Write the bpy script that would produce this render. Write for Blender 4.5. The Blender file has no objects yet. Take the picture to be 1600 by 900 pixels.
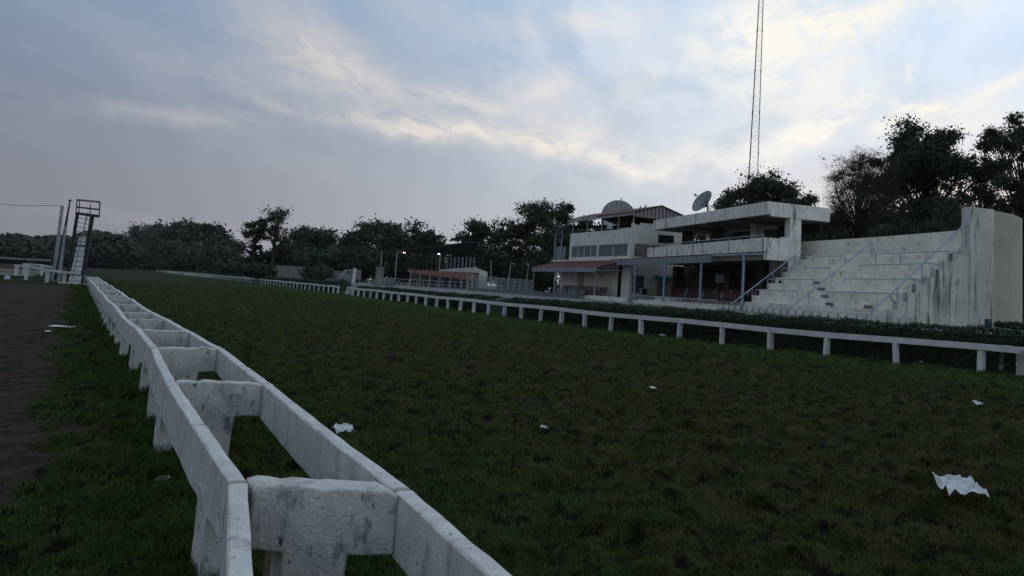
import bpy, math, random
import numpy as np
from mathutils import Vector
rad = math.radians
rng = np.random.default_rng(7)
random.seed(7)
S = bpy.context.scene
COL = S.collection

# ------------------------------------------------------------------ camera
F, PX, PY, SL, H = 1250.0, 1040.0, 306.0, 0.055, 1.75   # focal length and optical centre in 1600 px units
def rc(x, y):
    v = np.array([(x-PX)/F, -(y-PY)/F, -1.0]); return v/np.linalg.norm(v)
def hz(x): return 411 + SL*(x-118)
_Z = np.cross(rc(1600, hz(1600)), rc(0, hz(0))); _Z /= np.linalg.norm(_Z)
if _Z[1] < 0: _Z = -_Z
_Y = rc(118, 411); _Y = _Y - _Z*_Y.dot(_Z); _Y /= np.linalg.norm(_Y)
_X = np.cross(_Y, _Z)
RM = np.array([_X, _Y, _Z])
cam_d = bpy.data.cameras.new('camera'); cam = bpy.data.objects.new('camera', cam_d); COL.objects.link(cam)
from mathutils import Matrix
M = Matrix([[*RM[0], 0], [*RM[1], 0], [*RM[2], H], [0, 0, 0, 1]])
cam.matrix_world = M
cam_d.sensor_width = 36; cam_d.lens = F/1600*36
cam_d.shift_x = -(PX-800)/1600; cam_d.shift_y = -(450-PY)/1600
cam_d.clip_end = 6000; cam_d.clip_start = 0.1
S.camera = cam
C0 = np.array([0, 0, H])
def ray(x, y): return RM @ rc(x, y)
def at(px, py, Y):                      # point of the place seen at a pixel, at distance Y along the track
    d = ray(px, py); return C0 + d*(Y/d[1])
def azel(px, py):
    d = ray(px, py); return math.degrees(math.atan2(d[0], d[1])), math.degrees(math.asin(d[2]))

# ------------------------------------------------------------------ view
S.view_settings.view_transform = 'Standard'; S.view_settings.look = 'None'
S.view_settings.exposure = 0.0; S.view_settings.gamma = 1.0; S.view_settings.use_curve_mapping = False

# ------------------------------------------------------------------ world: dusk sky with clouds
W = bpy.data.worlds.new('World'); S.world = W; W.use_nodes = True
nt = W.node_tree; N = nt.nodes; L = nt.links; N.clear()
SUN_AZ, SUN_EL = 62.0, 3.0
def nd(t, **k):
    n = N.new(t)
    for a, b in k.items(): setattr(n, a, b)
    return n
def mth(op, a, b=None, c=None, clamp=False):
    n = nd('ShaderNodeMath', operation=op, use_clamp=clamp)
    for i, v in enumerate((a, b, c)):
        if v is None: continue
        if hasattr(v, 'links'): L.new(v, n.inputs[i])
        else: n.inputs[i].default_value = v
    return n.outputs[0]
def mixc(f, a, b):
    n = nd('ShaderNodeMix', data_type='RGBA')
    for s, v in ((n.inputs[0], f), (n.inputs[6], a), (n.inputs[7], b)):
        if hasattr(v, 'links'): L.new(v, s)
        else: s.default_value = v if isinstance(v, float) else (*v, 1)
    return n.outputs[2]
def srgb(r, g, b):
    return tuple((c/255/12.92) if c <= 10 else ((c/255+0.055)/1.055)**2.4 for c in (r, g, b))
def ramp(v, pts):
    n = nd('ShaderNodeValToRGB'); L.new(v, n.inputs[0]); e = n.color_ramp.elements
    while len(e) < len(pts): e.new(0.5)
    for q, (p, c) in zip(e, pts): q.position = p; q.color = (*c, 1)
    return n.outputs[0]
tc = nd('ShaderNodeTexCoord'); sp = nd('ShaderNodeSeparateXYZ')
L.new(tc.outputs['Generated'], sp.inputs[0])
az = mth('MULTIPLY', mth('ARCTAN2', sp.outputs[0], sp.outputs[1]), 57.2958)
el = mth('MULTIPLY', mth('ARCSINE', sp.outputs[2]), 57.2958)
elc = mth('MAXIMUM', el, 0.0)
# cloud layer coordinates: the layer seen from below
pz = mth('ADD', mth('MAXIMUM', sp.outputs[2], 0.0), 0.10)
cx = mth('DIVIDE', sp.outputs[0], pz); cy = mth('DIVIDE', sp.outputs[1], pz)
def comb(x, y, z=0.0):
    n = nd('ShaderNodeCombineXYZ')
    for s, v in zip(n.inputs, (x, y, z)):
        if hasattr(v, 'links'): L.new(v, s)
        else: s.default_value = v
    return n.outputs[0]
def noise(vec, sc, det=6, rough=0.55, dist=0.0):
    n = nd('ShaderNodeTexNoise'); L.new(vec, n.inputs['Vector'])
    n.inputs['Scale'].default_value = sc; n.inputs['Detail'].default_value = det
    n.inputs['Roughness'].default_value = rough; n.inputs['Distortion'].default_value = dist
    return n.outputs[0]
def rng_map(v, a, b, c=0.0, d=1.0):
    n = nd('ShaderNodeMapRange', interpolation_type='SMOOTHSTEP'); L.new(v, n.inputs[0])
    for i, q in enumerate((a, b, c, d)): n.inputs[i+1].default_value = q
    return n.outputs[0]
ca, sa = math.cos(rad(35)), math.sin(rad(35))
rx = mth('ADD', mth('MULTIPLY', cx, ca), mth('MULTIPLY', cy, -sa))
ry = mth('ADD', mth('MULTIPLY', cx, sa), mth('MULTIPLY', cy, ca))
streak = noise(comb(mth('MULTIPLY', rx, 2.2), mth('MULTIPLY', ry, 0.8)), 1.1, 8, 0.60, 0.6)
fine = noise(comb(mth('MULTIPLY', rx, 2.6), mth('MULTIPLY', ry, 1.3), 3.7), 3.2, 8, 0.62, 0.5)
waz = mth('ADD', az, mth('MULTIPLY', mth('SUBTRACT', noise(comb(az, el, 1.0), 0.16, 7, 0.62), 0.5), 7.0))
wel = mth('ADD', el, mth('MULTIPLY', mth('SUBTRACT', noise(comb(az, el, 9.0), 0.20, 7, 0.62), 0.5), 3.4))
# glow of the set sun: brightness falls off with angle from it
dz = mth('SUBTRACT', az, SUN_AZ)
sunward = mth('ABSOLUTE', dz)
side = mth('MAXIMUM', rng_map(az, -12, 60), mth('MULTIPLY', rng_map(az, -25, -70), 0.30))   # 0 dull side .. 1 sun side
side = mth('MAXIMUM', side, mth('MULTIPLY', rng_map(el, 32, 60), 0.50))
up = rng_map(el, 0, 26)
clear = mixc(up, mixc(side, srgb(120, 122, 134), srgb(208, 212, 220)), mixc(side, srgb(122, 150, 182), srgb(196, 222, 248)))
veil_lo = ramp(side, [(0.0, srgb(124, 125, 134)), (0.3, srgb(157, 159, 168)), (0.55, srgb(180, 184, 192)), (0.8, srgb(200, 207, 217)), (1.0, srgb(220, 217, 214))])
veil_hi = ramp(side, [(0.0, srgb(130, 148, 170)), (0.35, srgb(174, 183, 197)), (0.6, srgb(201, 211, 226)), (1.0, srgb(236, 243, 252))])
veil = mixc(rng_map(el, 2, 18), veil_lo, veil_hi)
cream = ramp(side, [(0.0, srgb(158, 160, 170)), (0.3, srgb(208, 202, 200)), (0.55, srgb(234, 224, 212)), (0.8, srgb(243, 240, 232)), (1.0, srgb(245, 238, 226))])
nish = nd('ShaderNodeTexSky', sky_type='NISHITA', sun_disc=False)
nish.sun_elevation = rad(SUN_EL); nish.sun_rotation = rad(SUN_AZ); nish.air_density = 1.5; nish.dust_density = 2.0
nsc = nd('ShaderNodeVectorMath', operation='SCALE'); L.new(nish.outputs[0], nsc.inputs[0]); nsc.inputs[3].default_value = 0.10
base = mixc(0.05, clear, nsc.outputs[0])
veil_f = mth('MULTIPLY', rng_map(streak, 0.38, 0.60), mth('SUBTRACT', 0.85, mth('MULTIPLY', rng_map(az, 30, 55), 0.45)))
low = rng_map(el, 11, 3)
veil_f = mth('MAXIMUM', veil_f, mth('MULTIPLY', low, 0.9))
col = mixc(veil_f, base, veil)
# cloud banks: centre, half length, half width, tilt and density, at their place in the sky
BL = [
 (760, 212, 150, 17, 4, 0.85), (640, 200, 70, 12, 4, 0.6), (850, 135, 45, 22, -15, 0.55), (560, 140, 170, 38, 8, 0.30),
 (450, 40, 110, 40, 30, 0.45), (505, 95, 55, 30, 35, 0.5), (735, 160, 110, 11, 8, 0.45), (270, 182, 95, 12, 2, 0.55),
 (430, 165, 70, 9, 10, 0.35), (300, 110, 90, 9, 12, 0.3), (1240, 215, 110, 22, -24, 0.95), (1100, 245, 130, 22, -12, 0.5),
 (960, 255, 90, 14, 14, 0.6), (1240, 130, 110, 55, -8, 0.75), (1340, 30, 170, 30, -8, 0.9), (1200, 30, 90, 50, -35, 0.7),
 (900, 40, 130, 24, -4, 0.45), (1050, 90, 160, 30, -35, 0.40), (1560, 130, 60, 13, -22, 0.75), (1400, 185, 40, 18, -35, 0.7),
 (1420, 160, 45, 9, 12, 0.75), (1417, 108, 10, 10, 0, 0.5), (1500, 190, 90, 30, 6, 0.55), (400, 372, 230, 7, 7, 0.22),
 (930, 215, 120, 25, 20, 0.3), (1500, 300, 140, 40, 0, 0.7)]
tot = None
for px, py, hl, hw, an, q in BL:
    a0, e0 = azel(px, py); k = 57.3/F
    t = rad(an - 3.2)
    dx = mth('SUBTRACT', waz, a0); dy = mth('SUBTRACT', wel, e0)
    # image y runs down; tilt is clockwise in the photo
    u = mth('ADD', mth('MULTIPLY', dx, math.cos(t)/(hl*k)), mth('MULTIPLY', dy, -math.sin(t)/(hl*k)))
    v = mth('ADD', mth('MULTIPLY', dx, math.sin(t)/(hw*k)), mth('MULTIPLY', dy, math.cos(t)/(hw*k)))
    r2 = mth('ADD', mth('MULTIPLY', u, u), mth('MULTIPLY', v, v))
    g = mth('MULTIPLY', mth('EXPONENT', mth('MULTIPLY', r2, -0.9)), q)
    tot = g if tot is None else mth('ADD', tot, g)
bf = mth('MULTIPLY', tot, rng_map(fine, 0.28, 0.62, 0.35, 1.35))
bf = mth('MULTIPLY', bf, 0.80)
col = mixc(bf, col, cream)
# overhead and behind the viewer the cloud deck goes on
warm = mth('MULTIPLY', rng_map(sunward, 30, 4), rng_map(el, 13, 2))
col = mixc(mth('MULTIPLY', warm, 0.55), col, srgb(255, 226, 190))
bg = nd('ShaderNodeBackground'); L.new(col, bg.inputs[0]); bg.inputs[1].default_value = 1.10
out = nd('ShaderNodeOutputWorld'); L.new(bg.outputs[0], out.inputs[0])

# weak last sunlight from behind the trees on the right
sd = bpy.data.lights.new('sun', 'SUN'); so = bpy.data.objects.new('sun', sd); COL.objects.link(so)
sd.energy = 0.25; sd.angle = rad(15); sd.color = (1.0, 0.82, 0.62)
dirv = Vector((math.sin(rad(SUN_AZ))*math.cos(rad(SUN_EL)), math.cos(rad(SUN_AZ))*math.cos(rad(SUN_EL)), math.sin(rad(SUN_EL))))
so.rotation_euler = dirv.to_track_quat('Z', 'Y').to_euler()

# ------------------------------------------------------------------ materials
MATS = {}
def material(name, base, rough=0.85, alt=None, scale=4.0, stretch=(1, 1, 1), lo=0.4, hi=0.62, bump=0.0, bscale=30.0,
             spots=None, metal=0.0, extra=None, trans=0.0, space='Object', spec=0.3):
    m = bpy.data.materials.new(name); m.use_nodes = True
    t = m.node_tree; n = t.nodes; l = t.links
    p = n['Principled BSDF']; p.inputs['Roughness'].default_value = rough; p.inputs['Metallic'].default_value = metal
    p.inputs['Specular IOR Level'].default_value = spec
    p.inputs['Base Color'].default_value = (*base, 1)
    tcn = n.new('ShaderNodeTexCoord'); mp = n.new('ShaderNodeMapping'); l.new(tcn.outputs[space], mp.inputs[0])
    mp.inputs['Scale'].default_value = stretch
    src = None
    def nz(sc, det=5, rg=0.6, vec=None):
        q = n.new('ShaderNodeTexNoise'); l.new(vec or mp.outputs[0], q.inputs['Vector'])
        q.inputs['Scale'].default_value = sc; q.inputs['Detail'].default_value = det; q.inputs['Roughness'].default_value = rg
        return q.outputs[0]
    def mr(v, a, b, c=0, d=1):
        q = n.new('ShaderNodeMapRange'); l.new(v, q.inputs[0])
        for i, z in enumerate((a, b, c, d)): q.inputs[i+1].default_value = z
        return q.outputs[0]
    def mx(f, a, b):
        q = n.new('ShaderNodeMix'); q.data_type = 'RGBA'; l.new(f, q.inputs[0])
        for s, v in ((q.inputs[6], a), (q.inputs[7], b)):
            if hasattr(v, 'links'): l.new(v, s)
            else: s.default_value = (*v, 1)
        return q.outputs[2]
    c = base
    if alt: c = mx(mr(nz(scale), lo, hi), base, alt)
    if spots:                                      # (colour, scale, lo, hi, stretch)
        for sc_, s_, a_, b_, st_ in spots:
            m2 = n.new('ShaderNodeMapping'); l.new(tcn.outputs[space], m2.inputs[0]); m2.inputs['Scale'].default_value = st_
            c = mx(mr(nz(s_, 7, 0.65, m2.outputs[0]), a_, b_), c, sc_)
    if hasattr(c, 'links'): l.new(c, p.inputs['Base Color'])
    if bump:
        b = n.new('ShaderNodeBump'); b.inputs['Strength'].default_value = bump; b.inputs['Distance'].default_value = 0.02
        l.new(nz(bscale, 4, 0.6), b.inputs['Height']); l.new(b.outputs[0], p.inputs['Normal'])
    if trans: p.inputs['Transmission Weight'].default_value = trans
    MATS[name] = m
    return m
G_ = material
G_('old_white_paint', (0.50, 0.49, 0.47), 0.8, (0.41, 0.40, 0.385), 5, bump=0.5, bscale=45,
   spots=[((0.24, 0.235, 0.22), 6, 0.56, 0.70, (1, 1, 0.6)), ((0.07, 0.065, 0.06), 24, 0.62, 0.69, (1, 1, 0.5))])
G_('beam_paint', (0.48, 0.47, 0.44), 0.85, (0.38, 0.37, 0.345), 6, bump=0.6, bscale=40,
   spots=[((0.16, 0.17, 0.18), 7, 0.54, 0.66, (1.2, 1, 0.55)), ((0.07, 0.07, 0.08), 22, 0.60, 0.68, (1, 1, 0.45))])
G_('rail_paint', (0.54, 0.535, 0.52), 0.7, (0.42, 0.415, 0.40), 2, bump=0.2)
G_('wall_white', (0.62, 0.605, 0.54), 0.9, (0.52, 0.505, 0.45), 0.9, bump=0.15,
   spots=[((0.20, 0.21, 0.19), 1.1, 0.60, 0.75, (1.8, 1.8, 0.25))])
G_('pavilion_white', (0.68, 0.67, 0.61), 0.9, (0.56, 0.55, 0.50), 0.8, bump=0.15,
   spots=[((0.09, 0.095, 0.09), 1.3, 0.55, 0.68, (1.6, 1.6, 0.22)), ((0.18, 0.19, 0.18), 3.5, 0.55, 0.7, (1.6, 1.6, 0.3))])
G_('terrace_cream', (0.68, 0.65, 0.56), 0.9, (0.57, 0.54, 0.46), 0.7, bump=0.2,
   spots=[((0.26, 0.25, 0.21), 1.6, 0.56, 0.72, (1, 1, 1.5)), ((0.26, 0.25, 0.21), 6.0, 0.62, 0.74, (1, 1, 1.8))])
G_('cheek_cream', (0.50, 0.49, 0.43), 0.9, (0.41, 0.40, 0.35), 0.7, bump=0.2,
   spots=[((0.06, 0.06, 0.055), 0.9, 0.52, 0.62, (1.6, 1.6, 0.16)), ((0.2, 0.19, 0.16), 2.0, 0.56, 0.7, (1.4, 1.4, 0.3))])
G_('tower_beige', (0.36, 0.335, 0.27), 0.9, (0.30, 0.28, 0.22), 0.8, bump=0.15,
   spots=[((0.15, 0.14, 0.12), 1.5, 0.6, 0.75, (1.5, 1.5, 0.3))])
G_('red_sheet', (0.13, 0.040, 0.030), 0.8, (0.08, 0.028, 0.022), 1.5, bump=0.1)
G_('red_dark', (0.10, 0.030, 0.026), 0.8, (0.06, 0.025, 0.02), 1.2)
def stripe_mat(name, a, b, per, axis):
    m = material(name, a, 0.7); t = m.node_tree; n = t.nodes; l = t.links
    w = n.new('ShaderNodeTexWave'); w.bands_direction = 'X'; w.inputs['Scale'].default_value = 1.0
    tcn = n.new('ShaderNodeTexCoord'); d = n.new('ShaderNodeVectorMath'); d.operation = 'DOT_PRODUCT'
    l.new(tcn.outputs['Object'], d.inputs[0]); d.inputs[1].default_value = axis
    cb = n.new('ShaderNodeMath'); cb.operation = 'MULTIPLY'; l.new(d.outputs['Value'], cb.inputs[0]); cb.inputs[1].default_value = 2*math.pi/per
    s = n.new('ShaderNodeMath'); s.operation = 'SINE'; l.new(cb.outputs[0], s.inputs[0])
    r = n.new('ShaderNodeMapRange'); l.new(s.outputs[0], r.inputs[0]); r.inputs[1].default_value = -0.4 if name != 'louvre' else 0.6; r.inputs[2].default_value = 0.4 if name != 'louvre' else 0.95
    q = n.new('ShaderNodeMix'); q.data_type = 'RGBA'; l.new(r.outputs[0], q.inputs[0])
    q.inputs[6].default_value = (*a, 1); q.inputs[7].default_value = (*b, 1)
    l.new(q.outputs[2], n['Principled BSDF'].inputs['Base Color']); n.remove(w)
    return m
G_('stone_grey', (0.20, 0.195, 0.185), 0.95, (0.14, 0.135, 0.13), 0.8, bump=0.2)
G_('pale_panel', (0.75, 0.85, 0.95), 0.6)
G_('grey_metal', (0.30, 0.31, 0.33), 0.6, (0.20, 0.21, 0.22), 3)
G_('sheet_grey', (0.22, 0.24, 0.26), 0.7, (0.15, 0.16, 0.17), 2)
G_('pipe_blue', (0.30, 0.35, 0.42), 0.6, (0.20, 0.23, 0.27), 5)
G_('dark_steel', (0.022, 0.028, 0.028), 0.7, (0.012, 0.014, 0.014), 3)
G_('mast_steel', (0.030, 0.014, 0.012), 0.8, (0.018, 0.012, 0.012), 1)
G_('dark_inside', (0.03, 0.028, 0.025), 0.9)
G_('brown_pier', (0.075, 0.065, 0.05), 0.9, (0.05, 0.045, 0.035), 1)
G_('window_glass', (0.05, 0.058, 0.065), 0.25, (0.09, 0.095, 0.10), 0.8, spec=0.6)
G_('curtain', (0.16, 0.165, 0.17), 0.9, (0.10, 0.105, 0.11), 1.4, (6, 6, 0.2))
G_('frame_white', (0.45, 0.46, 0.46), 0.7)
G_('green_awning', (0.035, 0.09, 0.07), 0.8)
G_('dish_mesh', (0.32, 0.33, 0.34), 0.7, (0.25, 0.255, 0.26), 2)
G_('dish_rib', (0.05, 0.05, 0.055), 0.7)
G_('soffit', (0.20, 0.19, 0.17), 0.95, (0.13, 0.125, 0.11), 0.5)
G_('seat_red', (0.085, 0.020, 0.020), 0.6); G_('seat_grey', (0.13, 0.155, 0.17), 0.6); G_('seat_dark', (0.05, 0.015, 0.018), 0.5)
G_('concrete', (0.15, 0.15, 0.15), 0.95, (0.10, 0.10, 0.10), 0.8, bump=0.2)
G_('bark', (0.035, 0.028, 0.022), 0.95, (0.02, 0.016, 0.013), 4, bump=0.3)
G_('paper', (0.50, 0.51, 0.51), 0.85, (0.36, 0.37, 0.37), 8)
G_('stem_shade_brown', (0.20, 0.15, 0.12), 0.9, (0.12, 0.09, 0.07), 6)
G_('bird_black', (0.01, 0.01, 0.012), 0.7)
G_('blue_paint', (0.04, 0.075, 0.11), 0.8)
G_('tyre_black', (0.015, 0.015, 0.015), 0.8)
def leafmat(name, a, b, sc=0.5):
    return material(name, a, 0.75, b, sc, lo=0.35, hi=0.65, space='Object')
leafmat('leaf_dark', (0.022, 0.032, 0.018), (0.035, 0.045, 0.024))
leafmat('leaf_olive', (0.050, 0.058, 0.026), (0.032, 0.042, 0.022))
leafmat('leaf_brown', (0.045, 0.045, 0.028), (0.030, 0.034, 0.024))
leafmat('leaf_green', (0.030, 0.044, 0.020), (0.042, 0.055, 0.024))
leafmat('leaf_hedge', (0.020, 0.033, 0.016), (0.034, 0.046, 0.022), 1.5)
leafmat('leaf_grey', (0.032, 0.036, 0.026), (0.042, 0.043, 0.030))
def emis(name, c, s):
    m = bpy.data.materials.new(name); m.use_nodes = True; p = m.node_tree.nodes['Principled BSDF']
    p.inputs['Emission Color'].default_value = (*c, 1); p.inputs['Emission Strength'].default_value = s; MATS[name] = m
emis('lamp_orange', (1.0, 0.38, 0.20), 3.0); emis('lamp_white', (0.85, 0.95, 1.0), 2.5)

# grass ground and blades: green by the rails, straw over the worn middle of the course, dark patches for earth and tuft shade
def turf_mat(name, green_a, green_b, straw, soil_shade, soil_shade_lo):
    m = bpy.data.materials.new(name); m.use_nodes = True; t = m.node_tree; n = t.nodes; l = t.links
    p = n['Principled BSDF']; p.inputs['Roughness'].default_value = 1.0; p.inputs['Specular IOR Level'].default_value = 0.05
    g = n.new('ShaderNodeNewGeometry')
    def nz(sc, det, rg, st=(1, 1, 1)):
        mp = n.new('ShaderNodeMapping'); l.new(g.outputs['Position'], mp.inputs[0]); mp.inputs['Scale'].default_value = st
        q = n.new('ShaderNodeTexNoise'); l.new(mp.outputs[0], q.inputs['Vector']); q.inputs['Scale'].default_value = sc
        q.inputs['Detail'].default_value = det; q.inputs['Roughness'].default_value = rg; return q.outputs[0]
    def mr(v, a, b, c=0.0, d=1.0):
        q = n.new('ShaderNodeMapRange'); l.new(v, q.inputs[0])
        for i_, z in enumerate((a, b, c, d)): q.inputs[i_+1].default_value = z
        return q.outputs[0]
    def mt(op, a, b):
        q = n.new('ShaderNodeMath'); q.operation = op; q.use_clamp = True
        for s_, v in zip(q.inputs, (a, b)):
            if hasattr(v, 'links'): l.new(v, s_)
            else: s_.default_value = v
        return q.outputs[0]
    def mx(f, a, b):
        q = n.new('ShaderNodeMix'); q.data_type = 'RGBA'; l.new(f, q.inputs[0])
        for s, v in ((q.inputs[6], a), (q.inputs[7], b)):
            if hasattr(v, 'links'): l.new(v, s)
            else: s.default_value = (*v, 1)
        return q.outputs[2]
    xyz = n.new('ShaderNodeSeparateXYZ'); l.new(g.outputs['Position'], xyz.inputs[0])
    worn = mt('MULTIPLY', mr(xyz.outputs[0], 1.5, 6.0), mr(xyz.outputs[0], 18.5, 14.0))
    worn = mt('ADD', mt('MULTIPLY', worn, 0.72), 0.14)
    a = mx(mr(nz(1.7, 6, 0.65), 0.38, 0.62), green_a, green_b)
    sf = mt('MULTIPLY', mr(nz(3.0, 7, 0.72, (1, 0.8, 1)), 0.44, 0.58), worn)
    b = mx(sf, a, straw)
    lush = mt('MULTIPLY', mr(xyz.outputs[0], 16.0, 19.0), 0.75)
    b = mx(lush, b, tuple(1.25*q for q in green_b))
    c = mx(mr(nz(3.4, 6, 0.72), soil_shade_lo, soil_shade_lo+0.09), b, soil_shade)  # dark patches: bare earth, and shade between tufts put into the colour
    l.new(c, p.inputs['Base Color'])
    bp = n.new('ShaderNodeBump'); bp.inputs['Strength'].default_value = 1.0; bp.inputs['Distance'].default_value = 0.10
    l.new(nz(5, 6, 0.72), bp.inputs['Height'])
    if name == 'turf': l.new(bp.outputs[0], p.inputs['Normal'])
    MATS[name] = m
turf_mat('turf', (0.016, 0.027, 0.007), (0.030, 0.042, 0.011), (0.054, 0.042, 0.021), (0.007, 0.0075, 0.005), 0.475)
turf_mat('blade_green', (0.036, 0.062, 0.014), (0.060, 0.084, 0.021), (0.086, 0.069, 0.032), (0.013, 0.019, 0.007), 0.53)
G_('dirt', (0.044, 0.031, 0.023), 1.0, (0.020, 0.0145, 0.011), 2.2, (1, 1.6, 1), bump=1.0, bscale=14, spec=0.05,
   spots=[((0.058, 0.045, 0.037), 7, 0.55, 0.75, (1, 1, 1))])
G_('sand', (0.13, 0.12, 0.105), 1.0, (0.07, 0.065, 0.05), 0.05, spec=0.05)
stripe_mat('corrugated', (0.10, 0.11, 0.12), (0.24, 0.26, 0.28), 0.36, (0.23, 0.97, 0))
stripe_mat('gable_stripe', (0.08, 0.07, 0.07), (0.24, 0.23, 0.23), 0.42, (0.997, -0.077, 0))
stripe_mat('louvre', (0.58, 0.60, 0.62), (0.25, 0.26, 0.27), 0.42, (0, 0, 1))

# ------------------------------------------------------------------ builders
LOC = {}
class MB:
    def __init__(s): s.v = []; s.f = []
    def add(s, vs, fs):
        o = len(s.v); s.v += [tuple(map(float, q)) for q in vs]; s.f += [tuple(i+o for i in f) for f in fs]; return s
    def box(s, c, ax, ay, az):                # centre and three half-extent vectors
        c, ax, ay, az = map(np.array, (c, ax, ay, az))
        vs = [c+i*ax+j*ay+k*az for k in (-1, 1) for j in (-1, 1) for i in (-1, 1)]
        return s.add(vs, [(0, 2, 3, 1), (4, 5, 7, 6), (0, 1, 5, 4), (2, 6, 7, 3), (0, 4, 6, 2), (1, 3, 7, 5)])
    def abox(s, x0, x1, y0, y1, z0, z1):
        return s.box(((x0+x1)/2, (y0+y1)/2, (z0+z1)/2), ((x1-x0)/2, 0, 0), (0, (y1-y0)/2, 0), (0, 0, (z1-z0)/2))
    def bar(s, p0, p1, w, h, up=(0, 0, 1)):
        p0, p1 = np.array(p0, float), np.array(p1, float); d = p1-p0; ln = np.linalg.norm(d); d /= ln
        u = np.array(up, float)
        if abs(d.dot(u)) > 0.98: u = np.array((0.23, 0.97, 0.0))
        r = np.cross(d, u); r /= np.linalg.norm(r); t = np.cross(r, d)
        return s.box((p0+p1)/2, d*ln/2, r*w/2, t*h/2)
    def tube(s, pts, rs, n=6):
        pts = [np.array(p, float) for p in pts]
        if not hasattr(rs, '__len__'): rs = [rs]*len(pts)
        vs = []; fs = []
        for i, p in enumerate(pts):
            d = pts[min(i+1, len(pts)-1)]-pts[max(i-1, 0)]; d = d/(np.linalg.norm(d)+1e-9)
            u = np.array((0, 0, 1.0)) if abs(d[2]) < 0.9 else np.array((1.0, 0, 0))
            r = np.cross(d, u); r /= np.linalg.norm(r); t = np.cross(r, d)
            for k in range(n):
                a = 2*math.pi*k/n; vs.append(p+rs[i]*(math.cos(a)*r+math.sin(a)*t))
        for i in range(len(pts)-1):
            for k in range(n):
                fs.append((i*n+k, i*n+(k+1) % n, (i+1)*n+(k+1) % n, (i+1)*n+k))
        fs.append(tuple(range(n))[::-1]); fs.append(tuple((len(pts)-1)*n+k for k in range(n)))
        return s.add(vs, fs)
    def prism(s, poly, e):                    # closed polygon extruded by a vector
        e = np.array(e, float); n = len(poly); vs = [np.array(p, float) for p in poly]; vs += [p+e for p in vs]
        fs = [tuple(range(n)), tuple(range(2*n-1, n-1, -1))]+[(i, i+n, (i+1) % n+n, (i+1) % n) for i in range(n)]
        return s.add(vs, fs)
    def build(s, name, mat, parent=None, bevel=0.0, smooth=False):
        me = bpy.data.meshes.new(name)
        off = LOC.get(parent.name, np.zeros(3)) if parent else np.zeros(3)
        if parent is None:
            a = np.array(s.v); off = np.array([(a[:, 0].min()+a[:, 0].max())/2, (a[:, 1].min()+a[:, 1].max())/2, a[:, 2].min()])
        me.from_pydata([tuple(np.array(q)-off) for q in s.v], [], s.f); me.update()
        import bmesh
        bm = bmesh.new(); bm.from_mesh(me); bmesh.ops.recalc_face_normals(bm, faces=bm.faces); bm.to_mesh(me); bm.free()
        o = bpy.data.objects.new(name, me); COL.objects.link(o)
        if mat: me.materials.append(MATS[mat])
        if parent: o.parent = parent; LOC[o.name] = off
        else: o.location = off; LOC[o.name] = off
        if bevel:
            b = o.modifiers.new('bevel', 'BEVEL'); b.width = bevel; b.segments = 2; b.limit_method = 'ANGLE'
        if smooth:
            for p in me.polygons: p.use_smooth = True
        return o
def tag(o, label=None, cat=None, group=None, kind=None):
    if label: o['label'] = label
    if cat: o['category'] = cat
    if group: o['group'] = group
    if kind: o['kind'] = kind
    return o
def empty(name, loc, label, cat, group=None):
    o = bpy.data.objects.new(name, None); COL.objects.link(o); o.location = loc; o.empty_display_size = 0.3
    LOC[o.name] = np.array(loc, float); return tag(o, label, cat, group)
def raw_mesh(name, V, Fq, mat, smooth=False):   # numpy verts, quads or tris
    me = bpy.data.meshes.new(name); k = Fq.shape[1]
    me.vertices.add(len(V)); me.vertices.foreach_set('co', V.astype(np.float32).ravel())
    me.loops.add(Fq.size); me.loops.foreach_set('vertex_index', Fq.astype(np.int32).ravel())
    me.polygons.add(len(Fq)); me.polygons.foreach_set('loop_start', np.arange(0, Fq.size, k, dtype=np.int32))
    if smooth: me.polygons.foreach_set('use_smooth', np.ones(len(Fq), dtype=bool))
    me.update(calc_edges=True); me.validate()
    me.materials.append(MATS[mat]); return me
_TB = {}
def vnoise(x, y, sc, seed=0):
    if seed not in _TB: _TB[seed] = np.random.default_rng(seed).random((256, 256))
    T = _TB[seed]
    x = x*sc+100; y = y*sc+100; xi = np.floor(x).astype(int); yi = np.floor(y).astype(int); fx = x-xi; fy = y-yi
    fx = fx*fx*(3-2*fx); fy = fy*fy*(3-2*fy)
    g = lambda i, j: T[i % 256, j % 256]
    return (g(xi, yi)*(1-fx)*(1-fy)+g(xi+1, yi)*fx*(1-fy)+g(xi, yi+1)*(1-fx)*fy+g(xi+1, yi+1)*fx*fy)-0.5
def hgt(x, y):
    x = np.asarray(x, float); y = np.asarray(y, float); r = np.hypot(x, y)
    fade = np.clip(1.3-r/90, 0, 1)
    turf = 0.06*vnoise(x, y, 1.1, 1)+0.12*vnoise(x, y, 2.9, 2)+0.09*vnoise(x, y, 6.0, 3)+0.03*vnoise(x, y, 14, 4)
    flat = np.clip((x+0.35)/0.4, 0.25, 1)
    return turf*fade*flat + 0.10*vnoise(x, y, 0.12, 5)*np.clip(r/30, 0, 1)*np.clip((400-r)/200, 0, 1)

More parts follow.
